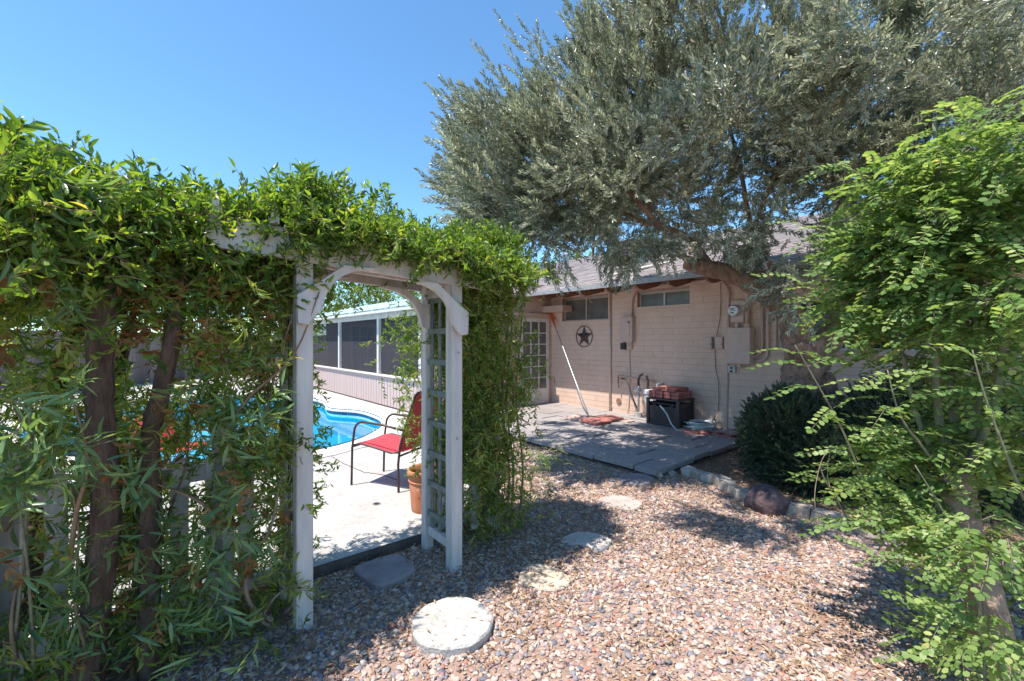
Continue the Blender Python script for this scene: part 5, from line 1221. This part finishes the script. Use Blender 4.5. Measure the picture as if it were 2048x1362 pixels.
for i, pts_ in enumerate(([P(1660,1100,2.3),P(1630,1010,2.3),P(1640,930,2.35),P(1658,900,2.35)], [P(1700,1075,2.3),P(1662,980,2.3),P(1655,940,2.35),P(1660,905,2.35)],
                          [P(1905,1120,1.9),P(1935,1090,1.9),P(1980,1050,1.85)],[P(1890,1040,1.9),P(1940,1046,1.85),P(1990,1030,1.8)])):
    woody('dry_stalk', pts_, .002, .002, M['barkpale'], mor, 4, 0)

# ------------------------------------------------------------------ shrubs under the olive
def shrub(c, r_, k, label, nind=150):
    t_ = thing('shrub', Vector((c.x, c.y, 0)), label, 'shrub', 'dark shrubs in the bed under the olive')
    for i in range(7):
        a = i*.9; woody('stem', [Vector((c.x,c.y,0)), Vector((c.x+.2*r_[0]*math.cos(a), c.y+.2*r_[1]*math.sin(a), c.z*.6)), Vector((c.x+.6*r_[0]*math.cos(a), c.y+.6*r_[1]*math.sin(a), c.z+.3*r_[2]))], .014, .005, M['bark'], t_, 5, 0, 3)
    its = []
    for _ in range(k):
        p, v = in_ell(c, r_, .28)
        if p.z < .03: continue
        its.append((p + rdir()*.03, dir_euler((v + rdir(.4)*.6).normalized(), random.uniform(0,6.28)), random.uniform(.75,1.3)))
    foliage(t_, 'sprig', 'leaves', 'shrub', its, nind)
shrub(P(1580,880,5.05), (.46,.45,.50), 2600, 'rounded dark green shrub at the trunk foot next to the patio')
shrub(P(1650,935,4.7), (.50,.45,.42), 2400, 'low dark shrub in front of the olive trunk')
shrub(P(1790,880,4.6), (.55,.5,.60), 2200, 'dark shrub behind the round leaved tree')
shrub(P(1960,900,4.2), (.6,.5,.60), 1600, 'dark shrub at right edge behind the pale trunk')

# ------------------------------------------------------------------ beyond: fence and trees
def board_fence(a, b, label):
    a = Vector(a); b = Vector(b); f_ = thing('board_fence', (a+b)/2, label, 'fence', 'grey board fences round the yard'); dv = (b-a).normalized(); nv = Vector((-dv.y, dv.x, 0)); L__ = (b-a).length
    bm0 = MB().box((0,0,0), (.072,.011,.92)).build('board', M['fencewood'], origin=(0,0,0)); me = bm0.data; bpy.data.objects.remove(bm0)
    n_ = int(L__/.15); rz_ = math.atan2(dv.y, dv.x)
    for i in range(n_): inst('board', me, f_, a + dv*(.075+i*.15) + Z*(.95+random.uniform(-.012,.012)), (0,0,rz_))
    for z in (.4,1.5): MB().box((a+b)/2 + nv*.03 + Z*z, (L__/2,.018,.04), (dv, nv, Z)).build('rail', M['fencewood'], f_)
board_fence((-13,2,0), (-13,22,0), 'weathered grey board fence along the left side of yard')
board_fence((-13,22,0), (-4,25,0), 'weathered grey board fence across the far end of yard')
def bgtree(c, h, r_, k, label, key='bg', sc0=1.0):
    t_ = thing('background_tree', c, label, 'tree', 'trees beyond the yard'); c = Vector(c)
    woody('trunk', [c, c+Vector((.1,0,h*.4)), c+Vector((0,.1,h*.8))], .16, .06, M['bark'], t_, 8, .08)
    for i in range(5): woody('limb', [c+Z*h*.4, c+Vector((r_*.4*math.cos(i*1.3), r_*.4*math.sin(i*1.3), h*.6)), c+Vector((r_*.7*math.cos(i*1.3), r_*.7*math.sin(i*1.3), h*.8))], .06, .02, M['bark'], t_, 6, .05, 3)
    subs = [in_ell((c.x,c.y,c.z+h*.66), (r_,r_,h*.36), .4)[0] for _ in range(30)]; its = []
    for _ in range(k):
        p = random.choice(subs) + Vector((random.gauss(0,.3*r_/2), random.gauss(0,.3*r_/2), random.gauss(0,.22*r_/2)))
        its.append((p, dir_euler(rdir(.3), random.uniform(0,6.28)), random.uniform(.6,1.1)*sc0))
    o = gn_scatter('crown', PR[key], [tuple(i[0]) for i in its], [tuple(i[1]) for i in its], [i[2] for i in its], [random.randrange(3) for _ in its], t_, world_loc(t_)); o['kind'] = 'stuff'
bgtree((-7.8,25,0), 5.2, 2.6, 900, 'yellow green tree rising behind the porch roof')
bgtree((-12,24.5,0), 5.0, 2.6, 700, 'leafy tree beyond the far corner of the yard')
bgtree((-16,17,0), 4.8, 2.6, 900, 'green tree beyond the left fence, farther along')
bgtree((-16,11,0), 4.6, 2.4, 900, 'green tree beyond the left fence, midway')
bgtree((-15.5,6,0), 4.4, 2.2, 700, 'green tree beyond the left fence, nearest')
bgtree((3.6,22.5,0), 6.1, 1.6, 450, 'yellow green tree top showing above the house ridge')
bgtree((9,24,0), 5.6, 2.0, 400, 'tree behind the house right of the ridge vents')
